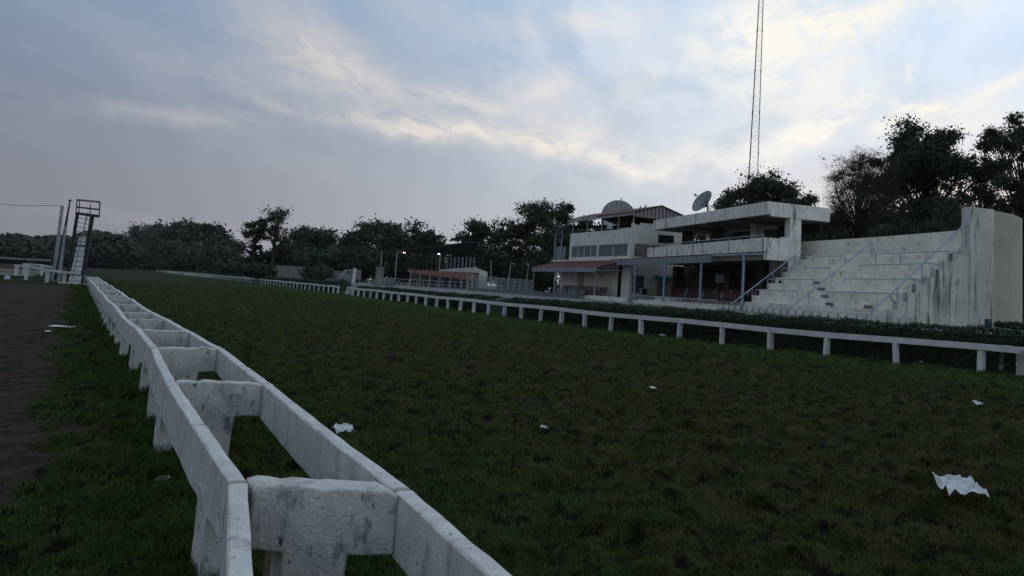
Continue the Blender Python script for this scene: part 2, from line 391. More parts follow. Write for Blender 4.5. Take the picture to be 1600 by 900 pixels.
# ------------------------------------------------------------------ ground
def polar_ground():
    rs = [0.0]; r = 1.2
    while r < 90: rs.append(r); r *= 1.0085
    while r < 4000: rs.append(r); r *= 1.10
    rs.append(4500.0); rs = np.array(rs)
    azs = np.concatenate([np.linspace(-12, 68, 620), np.linspace(72, 344, 60)])
    A, R = np.meshgrid(np.radians(azs), rs); X = R*np.sin(A); Y = R*np.cos(A); Z = hgt(X, Y)
    V = np.stack([X, Y, Z], -1).reshape(-1, 3); n = len(azs); m = len(rs)
    i, j = np.meshgrid(np.arange(m-1), np.arange(n), indexing='ij'); j2 = (j+1) % n
    Fq = np.stack([i*n+j, (i+1)*n+j, (i+1)*n+j2, i*n+j2], -1).reshape(-1, 4)[:, ::-1]
    me = raw_mesh('ground', V, Fq, 'turf', True)
    o = bpy.data.objects.new('ground', me); COL.objects.link(o)
    tag(o, kind='structure')
polar_ground()
def sheet(name, mat, xf0, xf1, ys, nx, zf, kind='structure'):
    V = []
    for y in ys:
        a, b = xf0(y), xf1(y)
        for k in range(nx):
            x = a+(b-a)*k/(nx-1); V.append((x, y, float(zf(x, y))))
    V = np.array(V); m = len(ys); i, j = np.meshgrid(np.arange(m-1), np.arange(nx-1), indexing='ij')
    Fq = np.stack([i*nx+j, i*nx+j+1, (i+1)*nx+j+1, (i+1)*nx+j], -1).reshape(-1, 4)
    me = raw_mesh(name, V, Fq, mat, True); o = bpy.data.objects.new(name, me); COL.objects.link(o); return tag(o, kind=kind)
def edge(y):
    e = 0.0+0.10*math.sin(y*0.9)+0.06*math.sin(y*2.3+1)+0.03*math.sin(y*7.1)+0.03*math.sin(y*17.3)+0.02*math.sin(y*31.0)
    if y < 9.5: e -= 0.20*(9.5-y)/3
    e += 0.55*math.exp(-((y-10.6)/0.45)**2)
    return e
ys = [2.0]
while ys[-1] < 76: ys.append(ys[-1]*1.012)
sheet('dirt_track', 'dirt', lambda y: -26.0, edge, ys, 160,
      lambda x, y: hgt(x, y)+0.008+0.035*float(vnoise(np.array(x), np.array(y), 3.5, 9))+0.03*float(vnoise(np.array(x), np.array(y), 9.0, 19))*(1 if y < 25 else 0.3)-(0.03 if x > edge(y)-0.12 else 0))
# far paddock and sand strips beyond the crossing
sheet('sand_strip', 'sand', lambda y: -60.0, lambda y: -3.5, [105, 120, 150, 178], 20, lambda x, y: 0.12)
sheet('bare_track', 'dirt', lambda y: -90.0, lambda y: -5.0, [182, 230, 300], 12, lambda x, y: 0.14)
# raised spectator ground behind the hedge
APZ = 1.0
m = MB()
ypts = [6, 20, 40, 60, 90, 98, 103, 130, 200, 320]
xl = [24.2, 22.7, 22.6, 23.2, 24.6, 25.2, 25.6, 27, 31, 38]
for a in range(len(ypts)-1):
    y0, y1, x0, x1 = ypts[a], ypts[a+1], xl[a], xl[a+1]
    m.add([(x0, y0, 0), (x1, y1, 0), (x1+1.2, y1, APZ), (x0+1.2, y0, APZ)], [(0, 1, 2, 3)])
    m.add([(x0+1.2, y0, APZ), (x1+1.2, y1, APZ), (190, y1, APZ), (190, y0, APZ)], [(0, 1, 2, 3)])
m.build('pavement', 'concrete'); bpy.data.objects['pavement']['kind'] = 'structure'

# ------------------------------------------------------------------ grass blades
_e = np.linspace(0.5, 130, 6000); ED = (_e, np.array([edge(float(q)) for q in _e]))
def blades():
    n = 1350000
    r = 2.6*np.exp(rng.random(n)*math.log(120/2.6)); a = np.radians(-9+rng.random(n)*70)
    x = r*np.sin(a); y = r*np.cos(a)
    ed = np.interp(y, ED[0], ED[1])
    keep = (x > ed-0.02+rng.normal(0, 0.09, n)-np.abs(rng.normal(0, 0.10, n))) & (x < 22) & ((y < 76) | (x > 0))
    clump = vnoise(x, y, 2.6, 2)+0.6*vnoise(x, y, 6.0, 3)
    keep &= rng.random(n) < np.clip(0.55+1.8*clump, 0.25, 1)*np.clip(1.6-r/85, 0, 1)
    x, y, r = x[keep], y[keep], r[keep]; cl = clump[keep]; n = len(x); z = hgt(x, y)
    nearf = np.exp(-((x-0.85)/0.25)**2)+np.exp(-((x-1.3)/0.3)**2)*0.7
    h = (0.016+0.030*rng.random(n)+0.060*np.clip(cl, 0, 1))*(1+0.010*r)+0.05*nearf*rng.random(n)
    w = 0.0018+0.00042*r
    th = rng.random(n)*2*math.pi; ld = rng.random(n)*2*math.pi; ll = h*(0.3+0.9*rng.random(n))
    V = np.empty((n, 3, 3))
    V[:, 0] = np.stack([x-w*np.cos(th), y-w*np.sin(th), z-0.004], -1)
    V[:, 1] = np.stack([x+w*np.cos(th), y+w*np.sin(th), z-0.004], -1)
    V[:, 2] = np.stack([x+ll*np.cos(ld), y+ll*np.sin(ld), z+h], -1)
    me = raw_mesh('grass', V.reshape(-1, 3), np.arange(3*n).reshape(-1, 3), 'blade_green')
    o = bpy.data.objects.new('grass', me); COL.objects.link(o)
    tag(o, 'short uneven green and straw coloured turf blades', 'grass', kind='stuff')
blades()

# ------------------------------------------------------------------ near double rail fence
FW = 0.76
beamY = [0.6, 4.55, 8.75, 12.5, 16.0, 19.2, 22.6, 26.4, 30.5]
while beamY[-1] < 80: beamY.append(beamY[-1]+3.9+random.uniform(-0.4, 0.4))
fr = empty('double_rail_fence', (1.2, 4.5, 0), 'long white concrete double rail fence with crossbeams running away from the foreground', 'fence')
def wob(i, s): return (math.sin(i*2.3+s)*0.5+math.sin(i*5.1+s*2)*0.5)
topz = {}
def joint(i, sd):
    y = beamY[i]; x = (0.93 if sd < 0 else 1.58)+0.016*wob(i, sd)+(0.03 if 4 < i < 7 else 0)
    J = {0: ((0.25, 0.6), (1.25, 0.2)), 1: ((0.79, 4.62), (1.47, 4.15)), 2: ((0.845, 8.92), (1.615, 8.55)), 3: ((0.97, 12.63), (1.73, 12.48)), 4: ((0.97, 16.2), (1.74, 15.9))}
    if i in J: x, y = J[i][sd > 0]
    z = 0.70+(0.0 if i < 4 else 0.028*wob(i*1.7, sd))
    return np.array((x, y, z))
def rough_bar(p0, p1, hgt_, th, n, jit, seed, bow=0.0):
    """plank on edge between two joints, top at the joints' height, with worn rounded edges"""
    r = np.random.default_rng(abs(seed)); d = p1-p0; dn = d/np.linalg.norm(d); s = np.array((dn[1], -dn[0], 0)); s /= np.linalg.norm(s)
    c = 0.008
    prof = [(-th/2, -hgt_), (-th/2, -hgt_*0.5), (-th/2, -c), (-th/2+c, 0), (0, 0.003), (th/2-c, 0), (th/2, -c), (th/2, -hgt_*0.5), (th/2, -hgt_)]
    V = []; k = len(prof)
    for i in range(n+1):
        t = i/n; b = p0+d*t+s*bow*math.sin(math.pi*t); lz = 0.006*math.sin(6*t+seed)-0.035*math.sin(math.pi*t)
        for a, z in prof:
            V.append(b+s*(a+r.normal(0, jit))+np.array((0, 0, z+lz*(0.3 if z > -0.1 else 1)+r.normal(0, jit))))
    fs = [(i*k+j, i*k+(j+1) % k, (i+1)*k+(j+1) % k, (i+1)*k+j) for i in range(n) for j in range(k)]
    fs += [tuple(range(k)), tuple(n*k+j for j in range(k))[::-1]]
    return V, fs
for i in range(len(beamY)-1):
    for sd in (-1, 1):
        a, b = joint(i, sd), joint(i+1, sd); g = (b-a)/np.linalg.norm(b-a)*0.028
        V, fs = rough_bar(a+g, b-g, 0.30, 0.085, 18 if i < 6 else 6, 0.0022 if i < 6 else 0.004, i*7+sd, 0.010*wob(i*3, sd))
        MB().add(V, fs).build('rail', 'old_white_paint', fr, smooth=False)
for i in range(1, len(beamY)):
    a, b = joint(i, -1), joint(i, 1); x0, x1 = a[0]+0.045, b[0]-0.045; y = a[1]; sk = (b[1]-a[1])/(b[0]-a[0]); zt = 0.70+(0.01 if i > 1 else 0.012)
    if i > 3: zt = (a[2]+b[2])/2+0.01*wob(i, 3)
    th = 0.24 if i == 1 else 0.16
    xc = (x0+x1)/2-0.02; sw = 0.13 if i == 1 else 0.16; r = np.random.default_rng(i)
    ja = lambda s=0.006: float(r.normal(0, s))
    top = [(x0+(x1-x0)*t, zt+ja(0.005)-0.014*(t < 0.05)-0.014*(t > 0.95)) for t in np.linspace(0, 1, 13)]
    out_ = top+[(x1-0.005, zt-0.30+ja()), (x1-0.1, zt-0.305+ja()), (xc+sw, zt-0.315+ja()), (xc+sw-0.01, 0.15), (xc+sw-0.012, -0.15),
                (xc-sw+0.012, -0.15), (xc-sw, 0.2), (xc-sw+ja(), zt-0.315), (x0+0.1, zt-0.31+ja()), (x0+0.01, zt-0.305)]
    # inset worn edges front and back
    pts = [np.array((px_, y+sk*(px_-a[0])-th/2, pz_)) for px_, pz_ in out_]
    o = MB().prism(pts[::-1], (0, th, 0)).build('crossbeam_post', 'beam_paint', fr, bevel=0.013)
# posts under the left rail
for k, py_ in enumerate([5.45, 9.15, 11.2, 13.4, 16.15, 19.0, 21.9, 24.4, 26.9, 29.5, 32.5, 36, 39.5, 43, 47, 51, 55.5, 60, 65, 70, 75]):
    i = max(j for j in range(len(beamY)) if beamY[j] <= py_); t = (py_-beamY[i])/(beamY[i+1]-beamY[i]) if i+1 < len(beamY) else 0
    p = joint(i, -1)*(1-t)+joint(min(i+1, len(beamY)-1), -1)*t
    pw_ = 0.2 if py_ < 15 else 0.27
    V, fs = rough_bar(np.array((p[0]+0.012, py_-pw_, p[2]-0.22)), np.array((p[0]+0.012, py_+pw_, p[2]-0.22)), p[2]-0.22+0.1, 0.118, 3, 0.004, 900+k)
    MB().add(V, fs).build('post', 'beam_paint', fr)
for y0, x0 in ((4.75, 1.02), (9.0, 1.06)):
    MB().bar((x0, y0+0.1, -0.1), (x0+0.01, y0+0.1, 0.42), 0.05, 0.04).build('upright', 'stem_shade_brown', fr)  # brown strip standing in for the shaded side face of the post stem

# ------------------------------------------------------------------ right rail fences
def railx(y):
    return float(np.interp(y, [6, 14, 18, 30, 45, 60, 80, 97, 150, 256, 420], [23.6, 21.9, 20.9, 20.2, 20.9, 21.6, 22.8, 23.8, 25.0, 26.6, 29]))
def rail_fence(ya, yb, step, label, limit=95, z=0.80, sec=0.16):
    r0 = empty('rail_fence', (railx(ya), ya, 0), label, 'fence')
    ys = []; y = ya
    while y < yb: ys.append(y); y += step
    bunch = MB()
    for i, y in enumerate(ys):
        x = railx(y); j = 0.015*math.sin(i*3.7); w = sec*(1+0.1*math.sin(i*2.1)); lean = 0.05*math.sin(i*4.4)*math.cos(i*1.9)
        mb = MB() if i < limit else bunch
        mb.prism([(x-w/2, y-w/2, -0.1), (x+w/2, y-w/2, -0.1), (x+w/2, y+w/2, -0.1), (x-w/2, y+w/2, -0.1)], (lean, -lean, z-0.16+0.1+j))
        if i < limit: mb.build('post', 'rail_paint', r0)
    if bunch.v: tag(bunch.build('distant_posts', 'rail_paint', r0), kind='stuff')
    k = 0; seg = 2
    while k < len(ys)-1:
        e = min(k+seg, len(ys)-1) if len(ys) < 60 else min(k+6, len(ys)-1)
        p = []
        mb = MB()
        for q in range(k, e):
            a = (railx(ys[q])-0.0, ys[q]+(-0.10 if q == 0 else 0), z-0.07+0.02*math.sin(q*1.3)); b = (railx(ys[q+1]), ys[q+1]-0.004+(0.10 if q == len(ys)-2 else 0), z-0.07+0.02*math.sin((q+1)*1.3))
            mb.bar(a, b, 0.13, 0.18)
        mb.build('rail', 'rail_paint', r0)
        k = e
    return r0
rail_fence(11.3, 89.8, 2.55, 'low white post and rail fence along the hedge, nearer of the two on the right')
rail_fence(92.6, 420, 2.6, 'far white post and rail fence receding past the gap to the horizon', 95)
# short overlapping stretch at the right edge
r0 = empty('rail_fence', (23.3, 13.0, 0), 'short white rail with thick post at the right edge behind the long rail', 'fence')
pa, pb = at(1566, 541, 13.6), at(1660, 557, 11.0)
MB().bar(pa, pb, 0.10, 0.09).build('rail', 'rail_paint', r0)
q = pb
MB().abox(q[0]-0.1, q[0]+0.1, q[1]-0.1, q[1]+0.1, -0.05, pb[2]-0.04).build('post', 'rail_paint', r0)
q = at(1597, 560, 13.0)
MB().abox(q[0]-0.12, q[0]+0.12, q[1]-0.12, q[1]+0.12, -0.05, 0.72).build('post', 'old_white_paint', r0)
q = at(1570, 545, 13.6)
MB().abox(pa[0]-0.06, pa[0]+0.06, pa[1]-0.06, pa[1]+0.06, -0.05, pa[2]-0.04).build('post', 'rail_paint', r0)

# ------------------------------------------------------------------ left crossing fence, poles, tower
def cross_fence(pts, label, z=1.25, back=0.0):
    r0 = empty('cross_rail_fence', (pts[0][0], pts[0][1], 0), label, 'fence', 'white rails across the dirt track')
    for i, (x, y, zt) in enumerate(pts):
        MB().prism([(x-0.13, y-0.12, -0.1), (x+0.13, y-0.12, -0.1), (x+0.17, y-0.12, zt-0.2), (x-0.17, y-0.12, zt-0.2)], (0, 0.24, 0)).build('post', 'old_white_paint', r0)
    for (x, y, zt), (x1, y1, z1) in zip(pts[:-1], pts[1:]):
        MB().bar((x-0.2, y, zt-0.1), (x1-0.2, y1, z1-0.1), 0.16, 0.19).build('rail', 'old_white_paint', r0)
def gp(px, py): 
    d = ray(px, py); return C0+d*(-H/d[2])
ca_ = [gp(24, 432), gp(40, 437), gp(73, 441.5), gp(100, 443), gp(128, 445)]
tops = [(24, 413), (40, 414), (76, 420), (103, 423.5), (131, 426)]
cross_fence([(p[0], p[1], at(t[0], t[1], p[1])[2]) for p, t in zip(ca_, tops)], 'white concrete rail crossing the dirt track in front of the tower')
cb_ = [gp(37, 429.5), gp(64, 431), (gp(90, 434))]
tops = [(37, 411), (66, 413), (92, 418)]
cross_fence([(p[0], p[1], at(t[0], t[1], p[1])[2]) for p, t in zip(cb_, tops)], 'second white rail crossing the dirt track, behind the first by the poles')

TY = 82.0
def poly3(px, py, y=TY): return at(px, py, y)
tw = empty('observation_tower', gp(115, 445), 'tall dark steel ladder tower with a railed platform at the left of the track', 'tower')
bl, tl = at(104, 441, 84), at(121, 334, 84)
br, tr = at(128, 443, 82), at(144, 338, 82)
bl2, br2 = bl+np.array((0.0, 1.1, 0)), br+np.array((0, 1.1, 0)); tl2, tr2 = tl+np.array((0, 1.1, 0)), tr+np.array((0, 1.1, 0))
for a, b, w in ((bl, tl, 0.20), (br, tr, 0.26), (bl2, tl2, 0.12), (br2, tr2, 0.12)):
    MB().bar(a, b, w, w).build('leg', 'dark_steel', tw)
MB().abox(bl[0]-0.55, bl[0]+0.4, bl[1]-0.3, bl[1]+1.4, -0.05, 0.10).build('footing', 'old_white_paint', tw)
MB().abox(br[0]-0.55, br[0]+0.4, br[1]-0.3, br[1]+1.4, -0.05, 0.10).build('footing', 'old_white_paint', tw)
for t in np.linspace(0.42, 0.95, 9):
    MB().bar(bl2*(1-t)+tl2*t, br2*(1-t)+tr2*t, 0.05, 0.05).build('rung', 'grey_metal', tw)
for t in (0.12, 0.55, 1.0):
    MB().bar(bl*(1-t)+tl*t, br*(1-t)+tr*t, 0.09, 0.12).build('crossbar', 'dark_steel', tw)
a, b = at(113, 436, 84.6), at(137, 332, 84.6)
MB().tube([a, b], 0.05).build('ladder_rail', 'grey_metal', tw)
pl = [at(118.5, 334, 84), at(155, 339, 82)]
pf = pl[1]-pl[0]
MB().prism([pl[0], pl[1], pl[1]+np.array((0, 1.3, 0)), pl[0]+np.array((0, 1.3, 0))], (0, 0, 0.16)).build('platform', 'dark_steel', tw)
g = MB(); tp = [at(120.5, 311.5, 84), at(156.5, 315, 82)]
back = np.array((0, 1.3, 0))
for o_ in (np.zeros(3), back):
    for t, s_ in ((0.0, 1), (0.12, 1), (0.6, 0.75), (1.0, 1)):
        if t == 0.6 and o_[1] > 0: continue
        b0 = pl[0]+pf*t+o_; b1 = tp[0]+(tp[1]-tp[0])*t+o_; b1 = b0+(b1-b0)*s_
        g.bar(b0, b1, 0.06, 0.06)
    for h_ in (0.5, 1.0):
        g.bar(pl[0]+(tp[0]-pl[0])*h_+o_, pl[1]+(tp[1]-pl[1])*h_+o_, 0.06, 0.07)
g.bar(tp[0], tp[0]+back, 0.06, 0.06).bar(tp[1], tp[1]+back, 0.06, 0.06)
g.build('railing', 'dark_steel', tw)
# marker board
mb_ = empty('marker_board', at(121, 441, 86), 'tall white slatted marker board with a red rounded top beside the dark tower', 'marker board')
b0, b1, t0, t1 = at(106, 444, 86), at(126, 444, 86), at(124, 369, 86), at(134.5, 369, 86)
MB().prism([b0, b1, t1, t0], (0, 0.25, 0)).build('board', 'louvre', mb_)
ctr = (t0+t1)/2; wv = (t1-t0)/2; hv = (t0-b0); hv = hv/np.linalg.norm(hv)
MB().prism([ctr+wv*math.cos(a)+hv*np.linalg.norm(wv)*0.9*math.sin(a) for a in np.linspace(0, math.pi, 11)], (0, 0.27, 0)).build('cap', 'red_sheet', mb_)
# poles
p0, p1 = at(83, 438, 88), at(97.5, 322, 88)
MB().tube([p0-(p1-p0)*0.01, p1, p1+np.array((0.0, 0, 0.08))], [0.17, 0.12, 0.05], 10).build('pole', 'grey_metal'); o = bpy.data.objects['pole']
tag(o, 'pale grey tapered pole, left of the two by the tower', 'pole')
pr = empty('signal_pole', at(90, 440, 86), 'thin dark two piece pole with a cap beside the white pole', 'pole')
q0, q1, q2 = at(87, 438, 86), at(103, 350, 86), at(109.5, 313, 86)
MB().tube([q0, q1], [0.16, 0.10], 8).build('lower_pole', 'dark_steel', pr)
MB().tube([q1, q2], [0.09, 0.05], 8).build('upper_pole', 'dark_steel', pr)
MB().bar(q2+np.array((-0.15, 0, 0)), q2+np.array((0.15, 0, 0)), 0.08, 0.1).build('cap', 'dark_steel', pr)
MB().tube([at(91.5, 440, 85.6), at(103, 352, 85.6)], [0.14, 0.09], 8).build('brace', 'grey_metal', pr)
c0_, c1_ = at(97.5, 320, 88), at(-40, 313, 92)
mb = MB(); pts = [c0_*(1-t)+c1_*t-np.array((0, 0, 0.25*math.sin(math.pi*t))) for t in np.linspace(0, 1, 12)]
pts[0] = at(100, 322.5, 88)
tag(mb.tube(pts, 0.028, 5).build('overhead_cable', 'grey_metal'), 'thin cable strung from the left pole out of the picture', 'cable')

# ------------------------------------------------------------------ local frames of the buildings
class Fr:
    def __init__(s, o, vp):
        d = ray(vp, hz(vp)).copy(); d[2] = 0; s.u = d/np.linalg.norm(d); s.n = np.array((s.u[1], -s.u[0], 0)); s.o = np.array((o[0], o[1], 0.0))
    def P(s, a, b, z): return s.o+s.u*a+s.n*b+np.array((0, 0, z))
    def box(s, mb, a0, a1, b0, b1, z0, z1):
        return mb.box(s.P((a0+a1)/2, (b0+b1)/2, (z0+z1)/2), s.u*(a1-a0)/2, s.n*(b1-b0)/2, (0, 0, (z1-z0)/2))
    def mk(s, name, mat, parent, *bx, bevel=0.0):
        mb = MB()
        for q in bx: s.box(mb, *q)
        return mb.build(name, mat, parent, bevel=bevel)
T = Fr((33.86, 26.5), 500)
Gf = Fr((42.43, 63.52), 270)

# ------------------------------------------------------------------ terrace (grandstand)
te = empty('terrace_stand', T.P(7, 2, APZ), 'pale concrete stepped spectator terrace with a stained stepped end wall and tall rounded end block', 'grandstand')
steps = [(0.0, 1.62), (0.47, 2.09), (1.03, 2.54), (1.62, 2.99), (2.25, 3.42), (2.85, 3.86), (3.50, 4.34), (4.15, 4.80), (4.75, 5.10)]
prof = [(0.0, 0.8)]
for i, (b, z) in enumerate(steps):
    prof.append((b, z)); prof.append((steps[i+1][0] if i < len(steps)-1 else 5.25, z))
prof.append((5.25, 0.8))
mb = MB(); mb.prism([T.P(0.32, b, z) for b, z in prof], T.u*14.9); mb.build('steps', 'terrace_cream', te)
mb = MB()
lo = []
for i, (b, z) in enumerate(steps):
    lo.append((b-0.02, z+0.05)); lo.append((steps[i+1][0]-0.02 if i < len(steps)-1 else 5.2, z+0.05))
mb.prism([T.P(-0.02, b, z) for b, z in [(-0.02, 0.8)]+lo+[(5.2, 0.8)]], T.u*0.34); mb.build('end_wall', 'cheek_cream', te)
mb = MB(); bt = []
nseg = 12
for k in range(nseg+1):
    a = 0.33+17.0*k/nseg; bt.append((a, 5.25+0.35*math.sin(math.pi*k/nseg)))
poly = [T.P(a, b, 0.8) for a, b in bt]+[T.P(a, b+0.3, 0.8) for a, b in bt[::-1]]
mb.prism(poly, (0, 0, 5.42)); mb.build('back_wall', 'terrace_cream', te)
T.mk('end_block', 'cheek_cream', te, (-0.06, 0.6, 5.2, 6.95, 0.8, 7.46), bevel=0.02)
mb = MB(); R_ = 8.0; arc = []
for k in range(15):
    t = rad(8+k*5); arc.append((-0.03+R_*(math.cos(rad(8))-math.cos(t)), 6.95+R_*(math.sin(t)-math.sin(rad(8)))))
poly = [T.P(a, b, 0.8) for a, b in arc]+[T.P(a+0.3, b-0.25, 0.8) for a, b in arc[::-1]]
poly2 = [p+np.array((0, 0, 6.65)) for p in poly]
mb.prism(poly, (0, 0, 6.6)); mb.build('rounded_wall', 'tower_beige', te)
# vent, small marks on the steps
T.mk('vent_box', 'dark_inside', te, (14.3, 14.7, 2.22, 2.248, 2.95, 3.2))
for a, b, z in ((9.6, 2.1, 3.0), (8.2, 1.5, 2.6), (6.9, 0.9, 2.15), (5.6, 0.35, 1.7), (1.9, 0.3, 1.66)):
    T.mk('footrest', 'concrete', te, (a, a+0.45, b-0.16, b+0.05, z-0.02, z+0.16))
def ztread(b):
    z = APZ
    for bb, zz in steps:
        if b >= bb: z = zz
    return z
def handrail(a, b0, z0, b1, z1, label):
    r = empty('handrail', T.P(a, b0, z0), label, 'handrail', 'sloping pipe handrails on the terrace')
    MB().tube([T.P(a, b0, z0), T.P(a, b1, z1)], 0.045, 8).build('rail', 'pipe_blue', r)
    for b in (b0+0.02, b0+1.6, b0+3.2, b1-0.02):
        t = (b-b0)/(b1-b0); z = z0+(z1-z0)*t
        MB().tube([T.P(a, b, ztread(b) if b > 0 else APZ), T.P(a, b, z)], 0.032, 6).build('post', 'pipe_blue', r)
handrail(0.15, -1.05, 1.50, 5.12, 6.58, 'sloping blue grey pipe handrail beside the terrace end wall')
handrail(7.7, -1.45, 1.20, 4.7, 5.82, 'sloping blue grey pipe handrail down the middle of the terrace')
handrail(15.1, -1.2, 1.40, 3.8, 5.12, 'sloping blue grey pipe handrail at the pavilion end of the terrace')
def front(x, y, b):
    d = ray(x, y); t = (T.n.dot(T.o-C0)+b)/T.n.dot(d); p = C0+t*d-T.o; return p.dot(T.u), p[2]
NM = ['lowest', 'second lowest', 'second highest', 'highest']
for sec, lst in (('right', [((1293, 457), (1403, 457), .8), ((1319, 436.5), (1438, 435.5), 1.9), ((1344, 416), (1476, 409), 3.0), ((1368, 398), (1496, 391), 4.1)]),
                 ('left', [((1171.6, 452), (1246, 455.5), .6), ((1192, 436), (1272, 436.5), 1.5), ((1216, 419.7), (1296, 417.7), 2.6), ((1240, 402.5), (1320, 400), 3.7)])):
    for k, (p, q, b) in enumerate(lst):
        a0, z0 = front(*p, b); a1, z1 = front(*q, b); a1 = max(a1, 0.4); z = (z0+z1)/2; a0 = min(a0, 15.0)
        r = empty('guard_rail', T.P(a0, b, z), 'thin pipe guard rail on the %s railed step of the terrace\'s %s half' % (NM[k], sec), 'guard rail', 'pipe guard rails along the terrace steps')
        MB().tube([T.P(a0, b, z), T.P(a1, b, z)], 0.034, 6).build('rail', 'pipe_blue', r)
        for t in (0, 0.37, 0.72, 1):
            a = a0+(a1-a0)*t
            MB().tube([T.P(a, b, ztread(b)), T.P(a, b, z)], 0.026, 6).build('post', 'pipe_blue', r)
        if sec == 'right' and k:
            MB().tube([T.P(a1, b, z), T.P(a1-0.2, b+0.9, z-0.12)], 0.03, 6).build('end_rail', 'pipe_blue', r)

# hooped wire edging in front of the terrace
hf = empty('hooped_edging', T.P(4, -2.6, APZ), 'low rusty hooped wire edging between the hedge and the terrace', 'garden edging')
mb = MB(); k = 0
a = -5.0
while a < 15:
    b = -2.3; hoop = [T.P(a+0.32*(1-math.cos(t)), b, APZ+0.02+0.38*math.sin(t)) for t in np.linspace(0, math.pi, 9)]
    MB().tube(hoop, 0.018, 5).build('hoop', 'grey_metal', hf)
    MB().tube([T.P(a+0.72, b, APZ), T.P(a+0.72, b, APZ+0.36)], 0.02, 5).build('upright', 'dark_steel', hf)
    a += 0.80; k += 1
MB().tube([T.P(-5, -2.3, APZ+0.12), T.P(15.2, -2.3, APZ+0.12)], 0.015, 5).build('wire', 'grey_metal', hf)
tag(T.mk('drum', 'blue_paint', None, (-0.9, -0.6, 5.7, 6.0, APZ, APZ+0.45), bevel=0.05), 'small blue box on the ground by the terrace end wall', 'box')

# ------------------------------------------------------------------ pavilion
pv = empty('pavilion', T.P(26, 4, APZ), 'two storey open white concrete pavilion with flat roof next to the terrace', 'pavilion')
mb = MB()
a0, a1, b0, b1 = 15.25, 36.6, 1.5, 6.7
T.box(mb, a0, a1, b0, b0+0.25, 7.82, 8.74); T.box(mb, a0, a0+0.25, b0+0.25, b1, 7.70, 8.72)
T.box(mb, a0+0.25, a1, b1-0.25, b1, 7.7, 8.70); T.box(mb, a1-0.25, a1, b0+0.25, b1-0.25, 7.8, 8.70)
mb.build('roof_fascia', 'pavilion_white', pv, bevel=0.02)
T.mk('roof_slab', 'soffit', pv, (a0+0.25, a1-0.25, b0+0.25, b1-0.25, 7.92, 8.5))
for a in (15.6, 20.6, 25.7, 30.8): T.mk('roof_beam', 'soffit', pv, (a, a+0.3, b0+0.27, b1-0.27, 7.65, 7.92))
T.mk('pillar', 'pavilion_white', pv, (15.27, 16.0, 3.35, 4.3, APZ, 7.68), bevel=0.02)
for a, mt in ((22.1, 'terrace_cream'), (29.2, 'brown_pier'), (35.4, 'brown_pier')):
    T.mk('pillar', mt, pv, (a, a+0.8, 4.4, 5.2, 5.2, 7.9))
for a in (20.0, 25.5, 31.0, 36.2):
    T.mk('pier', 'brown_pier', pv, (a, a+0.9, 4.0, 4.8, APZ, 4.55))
# balcony
mb = MB(); T.box(mb, 15.3, 37.2, 1.3, 1.52, 5.15, 6.15)
mb.build('balcony_front', 'pavilion_white', pv, bevel=0.015)
mb = MB(); e = [(1.52, 4.62), (1.52, 6.17), (2.75, 6.17), (2.75, 6.3), (3.34, 6.3), (3.34, 4.62)]
mb.prism([T.P(15.28, b, z) for b, z in [(1.3, 4.62)]+[(1.3, 6.16)]+e[2:]], T.u*0.3); mb.build('balcony_end', 'pavilion_white', pv)
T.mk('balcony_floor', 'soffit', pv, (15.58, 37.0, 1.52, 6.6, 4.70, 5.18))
T.mk('edge_beam', 'pavilion_white', pv, (15.3, 37.0, 1.3, 1.52, 4.62, 5.15))
mb = MB(); mb.tube([T.P(15.5, 1.42, 6.36), T.P(37, 1.42, 6.36)], 0.035, 6)
for a in np.arange(15.6, 37, 1.75): mb.tube([T.P(a, 1.42, 6.15), T.P(a, 1.42, 6.36)], 0.025, 5)
mb.build('balcony_rail', 'pipe_blue', pv)
wl0, zw0 = front(1153, 428, 6.4); wl1, zw1 = front(1118, 420, 6.4)
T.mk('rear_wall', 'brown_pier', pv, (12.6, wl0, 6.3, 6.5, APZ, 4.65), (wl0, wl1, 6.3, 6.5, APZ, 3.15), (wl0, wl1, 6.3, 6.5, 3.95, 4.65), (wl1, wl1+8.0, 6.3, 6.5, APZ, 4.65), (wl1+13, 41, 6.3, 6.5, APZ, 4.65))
T.mk('rear_sky_panel', 'pale_panel', pv, (wl0, wl1, 6.42, 6.46, 3.15, 3.95))  # panel closing the opening, brightness of the sky beyond put into its colour
T.mk('side_wall', 'brown_pier', pv, (15.45, 15.55, 1.9, 6.3, APZ, 4.6))
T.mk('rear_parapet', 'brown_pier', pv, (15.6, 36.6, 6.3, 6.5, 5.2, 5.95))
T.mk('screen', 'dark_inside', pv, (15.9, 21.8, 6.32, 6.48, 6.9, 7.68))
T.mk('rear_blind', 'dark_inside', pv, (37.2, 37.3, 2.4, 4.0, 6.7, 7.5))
T.mk('seating_plinth', 'terrace_cream', pv, (15.5, 37.0, 0.6, 2.2, APZ, 1.30), (15.5, 37.0, 2.2, 3.9, APZ, 1.62))

